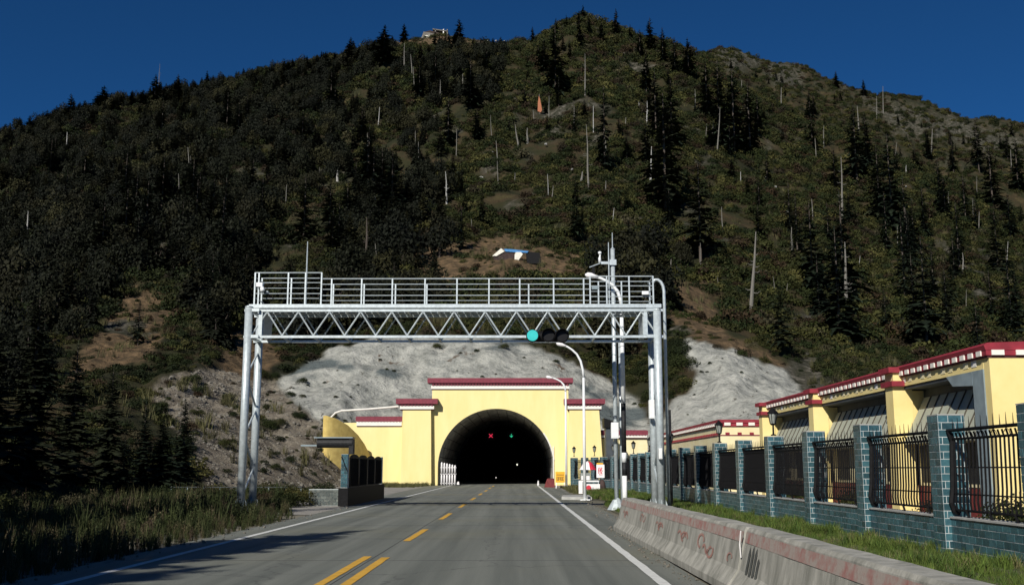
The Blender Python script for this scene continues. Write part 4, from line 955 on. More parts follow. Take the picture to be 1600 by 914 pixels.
# ---------------------------------------------------------------- plants: shared meshes
def fir_quads(seed, levels, per, seg, rmax, zb, ragged=.3):
    g = np.random.default_rng(seed); n = levels*per
    t = np.repeat(np.arange(levels)/levels, per)+g.uniform(-.5, .5, n)/levels; t = np.clip(t, 0, .985)
    z0 = zb+(1-zb)*t; ln = rmax*((1-t)**.82*.96+.04)*g.uniform(1-ragged, 1.1, n)*np.where(g.random(n) < .1, .5, 1)
    a = g.uniform(0, 2*np.pi, n); dx, dy = np.cos(a), np.sin(a); up = g.uniform(-.05, .22, n)+.45*t**2; dr = g.uniform(.3, .55, n)*(1-t*.7)
    Vs = []; 
    for s in range(seg):
        f = (s+.4)/seg; f2 = min(1.05, (s+1.5)/seg)
        for sd_ in (-1, 1):
            w = ln*(.30*(1-f)+.10)*g.uniform(.5, 1.2, n)*(1.25 if seg < 5 else 1)
            def P(f, side, fwd, dz):
                r = ln*f+fwd*w; return np.stack([dx*r-dy*side*w, dy*r+dx*side*w, z0+ln*(up*f-dr*f*f)+dz*w], -1)
            tw = g.uniform(-.25, .1, n)
            Vs.append(np.stack([P(f, 0, 0, 0), P(f, sd_*.8, .35, tw-.1), P(f, sd_*.55, .95, tw-.25), P(f2, 0, .1, -.02)], 1))
    V = np.concatenate(Vs).reshape(-1, 3)
    tip = np.array([[-.004,0,.96],[.004,0,.96],[.001,.0,1.02],[-.001,0,1.02]]); V = np.concatenate([V, tip])
    return V
def leaf_quads(seed, blobs, n, size, flat=1.):
    g = np.random.default_rng(seed); V = []
    tot = sum(b[3]**2 for b in blobs)
    for (bx, by, bz, br, bh) in [(b[0], b[1], b[2], b[3], b[4]) for b in blobs]:
        k = int(n*br**2/tot); d = g.normal(size=(k, 3)); d /= np.linalg.norm(d, axis=1)[:, None]; d[:, 2] = np.abs(d[:, 2])*1.0-.25*(g.random(k) < .35)*1.2
        r = g.uniform(.62, 1.04, k)**.7; lump = 1+.16*np.sin(d[:, 0]*5+bx*9)*np.cos(d[:, 1]*6+d[:, 2]*4)
        c = np.stack([bx+d[:, 0]*r*br*lump, by+d[:, 1]*r*br*lump, bz+d[:, 2]*r*bh*lump], -1)
        nrm = d+g.normal(scale=.55, size=(k, 3)); nrm /= np.linalg.norm(nrm, axis=1)[:, None]
        u = np.cross(nrm, g.normal(size=(k, 3))); u /= np.linalg.norm(u, axis=1)[:, None]; v = np.cross(nrm, u)
        s = (size*g.uniform(.5, 1.25, k))[:, None]; u = u*s; v = v*s*g.uniform(.45, .9, k)[:, None]
        V.append(np.stack([c-u, c-v*.9, c+u, c+v], 1))
    return np.concatenate(V).reshape(-1, 3)
def qmesh(name, V, m): return npmesh(name, V, np.arange(len(V)).reshape(-1, 4), m)
fir_far = [qmesh('crown', fir_quads(s, 24, 9, 5, r*.88, zb, rg), M['needles']) for s, r, zb, rg in ((1,.26,.08,.45),(2,.23,.10,.55),(3,.30,.06,.6),(4,.20,.14,.7),(5,.27,.22,.8))]
fir_near = [qmesh('crown', fir_quads(s, 40, 12, 8, r, .04, .65), M['needles']) for s, r in ((11,.25),(12,.20),(13,.29))]
trunk = MB().tube([(0,0,-.05),(0,0,.5),(0,0,.97)], [.014,.009,.002], 6).mesh('trunk', M['bark'])
def rblobs(seed, k, sp, hh):
    g = np.random.default_rng(seed); return [(g.uniform(-sp, sp), g.uniform(-sp, sp), g.uniform(.2, hh), g.uniform(.34, .55), g.uniform(.32, .5)) for _ in range(k)]
wood = [qmesh('crown', leaf_quads(s, rblobs(s, 7, .45, .75)+[(0,0,.3,.6,.55),(0,0,.75,.35,.45)], 1500, .055), M['leaves']) for s in range(21, 26)]
bush = [qmesh('bush_leaves', leaf_quads(s, rblobs(s, 4, .45, .25)+[(0,0,0,.75,.65)], 420, .085), M['leaves']) for s in range(31, 36)]
bushN = [qmesh('bush_leaves', leaf_quads(s, rblobs(s, 6, .45, .3)+[(0,0,0,.75,.65)], 2600, .035), M['leaves']) for s in range(36, 39)]
def conic(seed, r): V = fir_quads(seed, 16, 12, 4, r, .05, .5)*np.array([1,1,1.25]); return qmesh('crown', V, M['needles'])
wood2 = wood[:2]+[conic(61, .55), conic(62, .48), conic(63, .62)]
wtrunk = MB().tube([(0,0,-.15),(.02,0,.3),(0,.02,.8)], [.05,.035,.01], 6).tube([(.02,0,.25),(.2,.1,.6)], [.02,.008], 5).tube([(.01,0,.3),(-.2,-.1,.65)], [.02,.008], 5).mesh('trunk', M['bark'])
def blades(seed, n, spread, lean):
    g = np.random.default_rng(seed); V = []
    for _ in range(n):
        a = g.uniform(0, 6.28); r = g.uniform(0, spread); bx, by = r*math.cos(a), r*math.sin(a); h = g.uniform(.5, 1.); l = g.uniform(.05, lean); b = g.uniform(0, 6.28); wd = g.uniform(.010, .022); wx, wy = -math.sin(b)*wd, math.cos(b)*wd; lx, ly = math.cos(b)*l, math.sin(b)*l
        p0 = [(bx-wx, by-wy, -.05), (bx+wx, by+wy, -.05), (bx+wx*.8+lx*.3, by+wy*.8+ly*.3, h*.55), (bx-wx*.8+lx*.3, by-wy*.8+ly*.3, h*.55)]
        p1 = [p0[3], p0[2], (bx+lx+wx*.1, by+ly+wy*.1, h), (bx+lx-wx*.1, by+ly-wy*.1, h)]
        V += p0+p1
    return np.array(V)
tuft = [qmesh('tuft', blades(s, 26, .32, .45), M['grass']) for s in (41, 42, 43)]
weed = [qmesh('weed', np.concatenate([blades(s, 16, .25, .3), leaf_quads(s, [(0,0,.25,.22,.6)], 60, .045)]), M['grass']) for s in (44, 45, 46)]
def rockmesh(seed):
    import bmesh
    g = np.random.default_rng(seed); b = bmesh.new(); bmesh.ops.create_icosphere(b, subdivisions=2, radius=.5)
    for v in b.verts: v.co *= 1+g.uniform(-.22, .22); v.co.z *= .7
    me = bpy.data.meshes.new('stone'); b.to_mesh(me); b.free(); me.materials.append(mat('loose_stone', (.11,.10,.08), .9, 0, 0, 3, .5, 8, col2=(.19,.175,.15))); return me
stones = [rockmesh(s) for s in (51, 52, 53)]
def scatter(name, P, S, Rz, C, variants, label=None, cat=None, tilt=.0):
    """one 'stuff' object: points that carry copies of the given meshes"""
    n = len(P); me = bpy.data.meshes.new(name); me.vertices.add(n); me.vertices.foreach_set('co', np.asarray(P, np.float32).ravel())
    S = np.asarray(S, np.float32); S = np.repeat(S[:, None], 3, 1) if S.ndim == 1 else S
    a = me.attributes.new('scl', 'FLOAT_VECTOR', 'POINT'); a.data.foreach_set('vector', S.ravel())
    rot = np.stack([rng.uniform(-tilt, tilt, n), rng.uniform(-tilt, tilt, n), Rz], -1).astype(np.float32)
    a = me.attributes.new('rot', 'FLOAT_VECTOR', 'POINT'); a.data.foreach_set('vector', rot.ravel())
    a = me.attributes.new('pick', 'INT', 'POINT'); a.data.foreach_set('value', rng.integers(0, len(variants), n).astype(np.int32))
    a = me.attributes.new('color', 'FLOAT_COLOR', 'POINT'); a.data.foreach_set('color', np.concatenate([C, np.ones((n, 1))], 1).astype(np.float32).ravel())
    o = bpy.data.objects.new(name, me); COL.objects.link(o)
    vc = bpy.data.collections.new(name+'_kinds')
    for i, vm in enumerate(variants): q = bpy.data.objects.new('%s_kind' % name, vm); vc.objects.link(q)
    ng = bpy.data.node_groups.new(name, 'GeometryNodeTree'); ng.interface.new_socket('Geometry', in_out='INPUT', socket_type='NodeSocketGeometry'); ng.interface.new_socket('Geometry', in_out='OUTPUT', socket_type='NodeSocketGeometry')
    N = ng.nodes; Lk = ng.links; gi = N.new('NodeGroupInput'); go = N.new('NodeGroupOutput'); ip = N.new('GeometryNodeInstanceOnPoints'); ci = N.new('GeometryNodeCollectionInfo')
    ci.inputs['Collection'].default_value = vc; ci.inputs['Separate Children'].default_value = True; ci.inputs['Reset Children'].default_value = True; ip.inputs['Pick Instance'].default_value = True
    def na(nm, dt): q = N.new('GeometryNodeInputNamedAttribute'); q.data_type = dt; q.inputs['Name'].default_value = nm; return q.outputs['Attribute']
    Lk.new(gi.outputs[0], ip.inputs['Points']); Lk.new(ci.outputs[0], ip.inputs['Instance']); Lk.new(na('pick', 'INT'), ip.inputs['Instance Index'])
    er = N.new('FunctionNodeEulerToRotation'); Lk.new(na('rot', 'FLOAT_VECTOR'), er.inputs[0]); Lk.new(er.outputs[0], ip.inputs['Rotation']); Lk.new(na('scl', 'FLOAT_VECTOR'), ip.inputs['Scale'])
    Lk.new(ip.outputs[0], go.inputs[0]); o.modifiers.new('copies', 'NODES').node_group = ng
    return tag(o, label, cat, kind='stuff')
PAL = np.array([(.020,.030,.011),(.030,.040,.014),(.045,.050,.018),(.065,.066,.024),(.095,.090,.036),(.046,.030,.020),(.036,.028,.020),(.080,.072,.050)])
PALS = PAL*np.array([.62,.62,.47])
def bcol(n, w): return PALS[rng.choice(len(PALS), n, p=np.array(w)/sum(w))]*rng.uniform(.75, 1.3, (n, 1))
def projv(x, y, z):
    xx = x*cyw+y*syw; yy = -x*syw+y*cyw; z = z-H; d = yy*cp+z*sp; return 800+F*xx/d, 457-F*(-yy*sp+z*cp)/d
def zoneat(x, y, k):
    a = np.clip(np.interp(y, YS, iY), 0, len(YS)-1).round().astype(int); b = np.clip(np.interp(x/y, US, iU), 0, len(US)-1).round().astype(int)
    return zz.reshape(G.shape+(4,))[a, b, k]
def cand(n, y0, y1, um=.62):
    y = np.sqrt(rng.uniform(y0*y0, y1*y1, n)); u = rng.uniform(-um, um, n); x = u*y; z = terr(x, y); px, py = projv(x, y, z); return x, y, z, px, py
# shrub cover
xs = []
for (n, y0, y1, s0, s1) in ((8000, 52, 135, .4, 1.4), (26000, 130, 330, .5, 3.3), (32000, 320, 480, .8, 4.2), (26000, 480, 800, 1.0, 4.4)):
    x, y, z, px, py = cand(n, y0, y1); s = s0+(s1-s0)*rng.random(n)**1.8
    sh, sr, so, rk = (zoneat(x, y, k) for k in range(4))
    clump = fbm(x/9, y/9, 71, 3)
    keep = (z > .6) & (sh < .15) & (rng.random(n) > sr*.86) & (rng.random(n) > so*.72) & (rng.random(n) > rk*.3) & (clump > -.24)
    keep &= ~((np.abs(x+1.84) < 9) & (y < 104))
    s = np.where((sr > .3) | (so > .4), s*.55, s)
    xs.append(np.stack([x, y, z-.1*s, s, px, py], -1)[keep])
A = np.concatenate(xs); n = len(A); print('shrubs', n)
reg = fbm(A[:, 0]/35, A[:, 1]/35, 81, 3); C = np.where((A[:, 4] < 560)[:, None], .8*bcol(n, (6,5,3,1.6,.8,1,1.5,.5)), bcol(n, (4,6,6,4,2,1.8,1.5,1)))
C = np.where((reg > .25)[:, None] & (rng.random(n) < .5)[:, None], bcol(n, (2,3,3,3,1,5,3,1)), C)
sc3 = np.stack([A[:, 3], A[:, 3], A[:, 3]*rng.uniform(.7, 1.25, n)], -1)
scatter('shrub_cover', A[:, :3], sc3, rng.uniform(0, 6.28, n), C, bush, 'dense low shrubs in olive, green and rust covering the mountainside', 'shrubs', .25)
# tufts of light dry grass between the shrubs
x, y, z, px, py = cand(26000, 70, 460); keep = (z > .8) & (zoneat(x, y, 0) < .1) & (fbm(x/14, y/14, 61, 3) > .08); k = keep.sum()
C = np.array([(.085,.08,.036)])*rng.uniform(.4, 1.35, (k, 1))
scatter('dry_grass', np.stack([x, y, z-.05], -1)[keep], rng.uniform(.7, 1.6, k), rng.uniform(0, 6.28, k), C, tuft, 'pale dry grass tufts between the shrubs of the mountainside', 'grass', .2)
# ---------------------------------------------------------------- trees that can be told apart
LM = [('the stone lookout on the ridge',685,55),('the orange flag',843,165),('the summit',910,22),('the white birch stem',1016,262),('the tarpaulin shelter',805,400),('the tall bare snag left of centre',575,255),('the lone snag above the rock outcrop',1172,430),
 ('the right end of the gantry',1030,480),('the left end of the gantry',390,480),('the grey scree slope',350,650),('the corner of the long building',1545,540),('the cream building',1140,660),('the left edge of the photo',0,380),('the right edge of the photo',1600,330),('the pair of tall snags on the right slope',1318,380),
 ('the rocky dip of the ridge',1088,76),('the right ridge rocks',1400,180),('the top of the left ridge line',300,140),('the portal roof',780,590),('the middle of the walkway railing',640,435),('the pale snag in the left forest',42,350),('the white stump in the light patch',527,275),('the bare stem above the walkway',573,385),('the near firs by the verge',200,690),('the earth patch left of the gantry',150,590),('the dark fir pair on the left ridge',258,140)]
used_lab = {}
def where(kind, px, py, hpx):
    best = sorted((math.hypot(px-a, (py-b)*1.2), nm, a, b) for nm, a, b in LM)[:12]
    sz = 'tiny' if hpx < 14 else 'small' if hpx < 24 else 'modest' if hpx < 34 else 'medium' if hpx < 48 else 'tall' if hpx < 70 else 'very tall' if hpx < 100 else 'towering'
    cands = []
    for d, nm, a, b in best:
        an = (math.degrees(math.atan2(b-py, px-a))+360) % 360; dr = ['right of','above and right of','above','above and left of','left of','below and left of','below','below and right of'][int((an+22.5)//45) % 8]
        dd = 'just' if d < 40 else 'a little' if d < 75 else 'somewhat' if d < 120 else 'well' if d < 190 else 'a long way' if d < 300 else 'far'
        lab = '%s %s %s %s %s' % (sz, kind, dd, dr, nm)
        cands.append(lab)
        if len(lab.split()) > 16: cands.pop(); continue
        if lab not in used_lab: used_lab[lab] = 1; return lab
    n_ = used_lab.get(lab, 1); best = sorted(((used_lab.get(l, 0), l) for l in cands)); used_lab[best[0][1]] = best[0][0]+1; return best[0][1]
def put(nm, meshes, x, y, z, h, wd, lab, grp, col, cat='tree', rz=None):
    if grp and 'roadside' not in grp:
        a_, b_ = proj(x, y, z+h*.5); b0 = proj(x, y, z)[1]; lab = where('dark fir' if nm == 'fir_tree' else ('round evergreen tree' if meshes[0][1] in wood[:2] else 'cone shaped evergreen tree'), a_, b_, 2*abs(b0-b_))
    t = thing(nm, lab, cat, (x, y, z), grp); t.rotation_euler = (0, 0, random.uniform(0, 6.28) if rz is None else rz); t.scale = (wd, wd, h)
    for pn, me in meshes:
        o = bpy.data.objects.new(pn, me); COL.objects.link(o); o.parent = t; o.color = (*col, 1)
    return t
FC = [(.010,.016,.009),(.013,.020,.011),(.018,.022,.011)]
nfir = 0
def fir(px, pyb, pyt, lab, grp=None, wf=1., Y=None, near=False, k=None):
    global nfir
    if Y: x = X(px, pyb, Y); p = Vector((x, Y, float(terr(x, Y)) if Y > 40 else 0))
    else: p = hit(px, pyb, 62, 470 if px < 1085 else 800)
    h = at(px, pyt, p.y).z-p.z; nfir += 1
    me = random.choice(fir_near) if near else fir_far[k if k is not None else random.randrange(5)]
    c = random.choice(FC); put('fir_tree', (('crown', me), ('trunk', trunk)), p.x, p.y, p.z-.3, max(h, 2)+.3, (max(h, 2)+.3)*wf, lab, grp, c)
    return p
LR = 'dark fir standing up from the left ridge line against the sky'
for px, b, tp in ((15,215,196),(45,208,180),(72,202,172),(90,200,178),(150,182,148),(160,180,134),(178,178,150),(190,174,148),(205,172,142),(222,170,140),(258,165,130),(300,155,132),(330,150,128),(350,145,122),(395,135,110),(425,130,104),(450,124,96),(480,118,92),(508,112,80),(525,108,84),(560,104,75),(575,100,70),(585,98,64)):
    fir(px, b, tp, LR, 'firs on the left ridge line', random.uniform(1.6, 2.3), k=random.choice((0,2,2,4)))
fir(108,196,146, 'pointed fir rising clear of the left ridge line, farthest left of the tall ones', None, 1.5, k=0)
fir(241,168,116, 'tall fir on the left ridge line, left one of a close pair', None, 1.8, k=1)
fir(276,162,116, 'tall fir on the left ridge line, right one of a close pair', None, 1.7, k=1)
fir(547,108,58, 'slender dark fir on the ridge well left of the lookout', None, 1.6, k=0)
fir(600,100,38, 'broad dark fir on the ridge, second tree left of the lookout', None, 1.6, k=2)
fir(631,68,37, 'small fir directly left of the stone lookout', None, 1.6, k=0)
fir(717,82,29, 'lone dark fir on the ridge just right of the stone lookout', None, 1.5, k=0)
fir(832,68,41, 'small fir standing alone on the ridge between lookout and summit', None, 1.2, k=1)
fir(963,58,13, 'pointed fir on the ridge just right of the summit', None, 1.0, k=0)
fir(1016,80,27, 'tall fir on the ridge, left one of the pair right of the summit', None, 1.1, k=2)
fir(1036,100,42, 'shorter fir on the ridge, right one of the pair right of the summit', None, 1.1, k=1)
fir(1076,125,58, 'dark fir where the near ridge meets the farther ridge', None, 1.2, k=2)
fir(1307,140,111, 'small round fir on the far right ridge, left of two', None, 1.5, k=1)
fir(1350,152,124, 'small round fir on the far right ridge, right of two', None, 1.5, k=1)
fir(868,150,38, 'large dark fir below the left side of the summit', None, 1.05, k=2)
fir(945,270,130, 'tall narrow dark fir in the middle of the upper slope below the summit', None, .8, k=1)
fir(1040,335,140, 'biggest dark fir in the middle of the slope beside the white birch stem', None, 1.1, k=2)
fir(1095,412,250, 'broad dark fir on the middle slope above the right end of the gantry', None, 1.1, k=4)
fir(575,300,196, 'dark fir around the tall bare snag left of centre', None, 1.2, k=4)
S1 = 'dark fir on the steep slope between the summit and the right ridge'
for px, b, tp in ((1010,150,80),(1025,215,110),(1050,230,120),(1125,235,92),(1148,245,105),(1172,240,130),(1105,190,95),(1185,215,150),(1270,240,180),(905,75,30),(920,60,24),(940,70,30),(890,100,60),(985,65,38),(1000,90,45),(1055,120,58),(1010,260,190),(760,130,75),(850,120,62),(700,230,150),(680,150,80),(735,170,90),(655,160,95)):
    fir(px, b, tp, S1, 'firs on the slope below the summit', random.uniform(.95, 1.25))
S2 = 'dark fir among many on the right hand slope of the mountain'
for px, b, tp in ((1340,300,160),(1355,265,175),(1395,365,205),(1375,340,225),(1418,405,275),(1470,335,245),(1530,270,182),(1552,330,225),(1415,475,335),(1432,545,395),(1500,425,315),(1560,425,325),(1592,300,215),(1235,372,280),(1246,392,300),(1530,565,465),(1482,525,415),(1592,525,425),(1445,375,290),(1510,360,270),(1580,380,300),(1320,470,300),(1305,300,230),(1450,250,200),(1490,270,215),(1575,250,205),(1460,470,390),(1385,520,450),(1550,500,420),(1400,270,220)):
    fir(px, b, tp, S2, 'firs on the right hand slope', random.uniform(.85, 1.2))
# more of the same firs, placed by chance where the photograph is wooded
rr_ = random.Random(12)
def rfir(n, box_, hh, lab, grp, w0=.9, w1=1.3):
    for _ in range(n):
        px = rr_.uniform(box_[0], box_[1]); pb = rr_.uniform(box_[2], box_[3]); base = np.interp(px, *zip(*(sil if px < 1085 else far)))
        if pb < base+12: continue
        p = hit(px, pb, 110, 740)
        if zoneat(np.array([p.x]), np.array([p.y]), 0)[0] > .2: continue
        h = rr_.uniform(*hh); put('fir_tree', (('crown', rr_.choice(fir_far)), ('trunk', trunk)), p.x, p.y, p.z-.3, h, h*rr_.uniform(w0, w1), lab, grp, rr_.choice(FC))
rfir(24, (1260,1600,170,560), (9,17), S2, 'firs on the right hand slope')
rfir(52, (0,620,110,420), (9,16), 'dark fir in the dense forest on the left side of the mountain', 'firs in the left forest', 1.1, 1.5)
rfir(34, (640,1240,80,400), (5,11), S1, 'firs on the slope below the summit')
# smaller firs past the first 300 of their kind, and small ones everywhere, as one mass
x, y, z, px, py = cand(1500, 110, 720); kk = (z > 3) & (zoneat(x, y, 0) < .1) & (zoneat(x, y, 2) < .3) & (fbm(x/30, y/30, 123, 3) > -.05) & (rng.random(len(x)) < np.where(px > 1180, .8, .35)); nk = kk.sum()
hs_ = rng.uniform(3, 9, nk); scatter('young_firs', np.stack([x, y, z-.2], -1)[kk], np.stack([hs_*1.05, hs_*1.05, hs_], -1), rng.uniform(0, 6.28, nk), np.array([(.014,.021,.011)])*rng.uniform(.7, 1.6, (nk, 1)), fir_far, 'young firs sprinkled thickly over the whole mountainside', 'trees')
# near firs at the left edge of the picture
fir(38,792,455, 'largest near fir, dark and shaded at the left edge of the photo', None, 1.3, 43, True)
fir(-25,800,500, 'shaded near fir cut by the left edge of the photo', None, 1.2, 38, True)
fir(165,775,573, 'pointed near fir left of the scree, second tallest of the near ones', None, 1.15, 53, True)
fir(105,785,535, 'dark near fir between the largest near fir and the pointed one', None, 1.4, 48, True)
fir(220,775,628, 'small near fir in the middle of the group left of the scree', None, 1.35, 51, True)
fir(283,765,622, 'near fir closest to the scree slope, right end of the group', None, 1.35, 56, True)
fir(250,770,655, 'short bushy near fir behind the tall grass', None, 1.6, 50, True)
fir(190,785,680, 'shaded short near fir close to the grass verge', None, 1.5, 44, True)
fir(60,640,505, 'mid distance fir on the hillside behind the largest near fir', None, 1.2, 74, True)
fir(215,540,470, 'dark fir on the earth patch high above the near firs', None, 1.2)
fir(330,470,395, 'dark fir left of the gantry above the scree', None, 1.4)
for k, (x, y, h) in enumerate(((-11.8,5.0,13.5),(-12.6,.5,14.5),(-12.0,-2.5,12.5),(-16.6,16.5,14.5),(-15.2,10.5,14),(-13.2,-4,13),(-16.5,7.5,12),(-15.5,-9,15),(-18.5,2,15),(-20,9,14),(-19,-6,16),(-22,-1,15),(-17,-15,15),(-24,13,13),(-26,6,15),(-29,17,12),(-33,22,13),(-23,-12,16),(-13.6,-12,13),(-31,11,14),(-38,27,13),(-27,-6,15),(-14.0,-20,14),(-36,17,14),(-21.0,4.5,13),(-20.5,20,14),(-23.5,25,15),(-18,13.5,12),(-27,29,15),(-30,34,16),(-26,18,16),(-35,35,15),(-24.5,31,12),(-28,23,15))):
    put('fir_tree', (('crown', fir_near[k % 3]), ('trunk', trunk)), x, y, -.2, h, h*1.25, 'tall fir of the roadside wood left of the camera that shades the verge', 'roadside firs that shade the verge', FC[k % 3])
# evergreen broad crowned trees of the left forest: 300 largest as things, the rest as one
def inF(px, py):
    m = inpoly(px, py, [(-60,240),(0,215),(150,172),(300,140),(450,110),(600,78),(650,95),(620,170),(570,240),(540,300),(470,300),(430,340),(420,420),(330,440),(250,440),(190,470),(100,560),(-60,700)])
    m |= inpoly(px, py, [(560,300),(620,190),(690,190),(700,300),(690,430),(560,440),(520,380)]) | inpoly(px, py, [(640,100),(700,62),(790,80),(780,160),(700,170),(650,170)])
    m |= inpoly(px, py, [(300,450),(400,420),(410,520),(360,560),(290,510)]) | inpoly(px, py, [(430,480),(560,440),(700,440),(690,500),(600,515),(430,560)]) | inpoly(px, py, [(1085,420),(1010,430),(1060,480),(1000,600),(930,560),(930,450),(1000,400)])
    return m
x, y, z, px, py = cand(8200, 62, 475); m = inF(px, py) & (z > 1.5) & (zoneat(x, y, 0) < .1) & (zoneat(x, y, 1) < .3) & ((zoneat(x, y, 2) < .5) | (rng.random(len(x)) < .2)) & (fbm(x/16, y/16, 99, 3) > -.33)
T = np.stack([x, y, z], -1)[m]; T = T[np.argsort(T[:, 1])]; n = len(T); hs = rng.uniform(3.4, 6.6, n)*np.interp(T[:, 1], [60, 150], [.55, 1.05]); ws = hs*rng.uniform(.6, .95, n)
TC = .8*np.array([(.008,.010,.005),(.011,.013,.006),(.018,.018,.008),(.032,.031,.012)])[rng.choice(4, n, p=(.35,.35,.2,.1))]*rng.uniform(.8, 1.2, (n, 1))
for i in range(min(240, n)):
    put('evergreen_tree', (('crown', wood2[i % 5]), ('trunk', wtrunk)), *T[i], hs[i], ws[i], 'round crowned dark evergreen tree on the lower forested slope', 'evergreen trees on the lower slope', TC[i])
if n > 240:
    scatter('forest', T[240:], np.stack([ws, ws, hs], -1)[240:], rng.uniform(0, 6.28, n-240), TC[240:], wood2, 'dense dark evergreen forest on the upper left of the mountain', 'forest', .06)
print('trees', nfir, n)
# ---------------------------------------------------------------- bare snags and stems
def snag(px, pyb, pyt, r, lab, m='snag', dxt=0., stubs=5, sm=1, cat='dead tree'):
    p = hit(px, pyb, 62, 800); q = at(px+dxt, pyt, p.y); t = thing('dead_tree', lab, cat, p, None if sm == 0 else 'bare snags on the slope')
    a = p-Vector((0,0,.5)); rm = r; rs = random.Random(int(px*7))
    MB().tube([a, a.lerp(q, .35)+Vector((rs.uniform(-.1,.1),0,0)), a.lerp(q, .7)+Vector((rs.uniform(-.15,.15),0,0)), q], [rm, rm*.8, rm*.5, rm*.22], 6).build('trunk', M[m], t)
    L_ = (q-a).length
    for k in range(stubs):
        f = rs.uniform(.3, .95); b = a.lerp(q, f); an = rs.choice((0, math.pi))+rs.uniform(-.8, .8); l = L_*rs.uniform(.06, .15)*(1.2-f)
        MB().tube([b, b+Vector((math.cos(an)*l*.6, math.sin(an)*l*.6, -l*.1)), b+Vector((math.cos(an)*l, math.sin(an)*l, l*.15))], [rm*.3, rm*.2, rm*.08], 4).build('branch', M[m], t)
for a in ((632,125,68,.30,'bare pale snag left below the lookout'),(723,160,116,.32,'forked pale trunk under the fir right of the lookout'),(575,300,208,.26,'tall bare snag with side twigs left of centre','snag',-1,14),(573,425,340,.28,'dark leafless trunk straight above the gantry, left of centre','bark',0,8),
          (1016,291,229,.30,'bright white birch stem beside the biggest fir on the slope','snagw',2,1),(914,150,84,.25,'thin bare snag below the summit'),(920,300,195,.25,'tall thin snag in the middle of the slope','snag',-4,4),(1120,240,168,.24,'leaning snag left of the right hand firs','snag',5,3),
          (1172,495,362,.32,'thick lone snag on the lower right slope above the rock outcrop','snag',9,9),(1316,345,245,.30,'tall bare snag on the right slope, upper part of a close pair','snag',-2,6),(1323,485,378,.32,'tall bare snag on the right slope, lower right of a close pair','snag',-3,8),(1309,470,430,.25,'short snag left of the tall snag pair'),
          (1237,398,355,.24,'short thin snag on the right slope above the cream building','snag'),(42,375,330,.22,'thin pale snag in the dark forest at the left edge','snagw',2,2),(811,235,195,.30,'stout grey stump like snag, left of a pair in the upper middle','snag',-6,3),(824,225,200,.35,'stout grey stump, right of a pair in the upper middle','snag',0,0),
          (527,285,264,.40,'white stump in the light patch left of centre','snagw',0,0),(907,292,268,.45,'broken grey stump right beside the tall thin snag','snag',3,1),(1023,330,300,.30,'thin pale trunk under the biggest fir','snag'),(946,250,215,.20,'bare trunk below the narrow dark fir','snag'),(1184,212,186,.2,'short bare snag on the upper right slope','snag'),
          (1287,232,196,.22,'thin bare snag right of centre on the far slope','snag'),(1416,278,258,.22,'short white stem among the right hand firs','snagw'),(1504,435,395,.25,'thin pale trunk low on the far right slope','snag'),(1482,330,300,.2,'thin grey trunk among the firs at the far right','snag'),(698,320,268,.22,'pale thin snag just right of the forest edge','snagw',-2,5),
          (1086,180,140,.22,'thin bare snag under the right ridge','snag'),(1107,180,140,.22,'second thin bare snag under the right ridge','snag'),(1011,200,158,.24,'pale snag below the rocky band right of the summit','snagw'),(998,175,158,.24,'short pale snag below the rocky band','snagw'),(688,162,125,.22,'dark thin trunk under the trees below the lookout','snag'),
          (897,205,165,.2,'thin snag left of the narrow dark fir','snag'),(858,185,150,.18,'thin snag right of the orange flag','snag'),(1520,345,310,.2,'thin trunk near the right edge','snag'),(250,108,100,.2,'short pale stem on the left ridge','snag')):
    snag(*a[:5], *(a[5:] if len(a) > 5 else ()), sm=0)
# further snags, thin and standing all over the opener parts of the slope
rs_ = random.Random(77)
for k in range(90):
    px = rs_.uniform(640, 1590) if k < 68 else rs_.uniform(30, 640); py = rs_.uniform(110, 520); base = np.interp(px, *zip(*(sil if px < 1085 else far)))
    if py < base+25 or (py > 420 and px < 1050): continue
    p = hit(px, py, 110, 760); hpx = rs_.uniform(14, 44); q = at(px+rs_.uniform(-3, 3), py-hpx, p.y)
    if zoneat(np.array([p.x]), np.array([p.y]), 0)[0] > .1: continue
    t = thing('dead_tree', where('thin bare snag', px, py-hpx/2, hpx), 'dead tree', p, 'bare snags on the slope'); r_ = rs_.uniform(.10, .20)*(p.y/300)
    MB().tube([p-Vector((0,0,.5)), p.lerp(q, .5)+Vector((rs_.uniform(-.1,.1),0,0)), q], [r_, r_*.75, r_*.4], 5).build('trunk', M['snagw' if rs_.random() < .2 else 'snag'], t)
# small white stones and flags dotted on the slope
dots = [(842,78),(762,68),(775,68),(788,67),(846,66),(798,78),(790,85),(795,123),(853,233),(919,292),(894,275),(1345,112),(1195,285),(1212,300),(1287,280),(1500,340),(1040,95),(1195,290),(1012,120),(985,62),(1416,300),(1090,195),(1270,205),(655,190),(752,285),(770,245),(1560,310),(1230,340),(1420,230)]
P = []; 
for px, py in dots: p = hit(px, py, 80, 790); P.append((p.x, p.y, p.z+1.2))
st2 = [m.copy() for m in stones]
for m_ in st2: m_.materials.clear(); m_.materials.append(M['snagw'])
scatter('white_stones', P, rng.uniform(.4, 1.0, len(P)), rng.uniform(0, 6, len(P)), np.ones((len(P), 3)), st2, 'small pale stones scattered over the mountainside', 'stones')
# stones on the scree and cut banks
x, y, z, px, py = cand(60000, 45, 135); k = (zoneat(x, y, 1) > .4) & (z > .05); q = np.stack([x, y, z], -1)[k][:6000]; nq = len(q)
s = rng.exponential(.09, nq)+.05; scatter('loose_stones', q, np.clip(s, 0, .5), rng.uniform(0, 6, nq), np.ones((nq, 3)), stones, 'loose grey brown stones on the scree slope left of the portal', 'stones', .8)
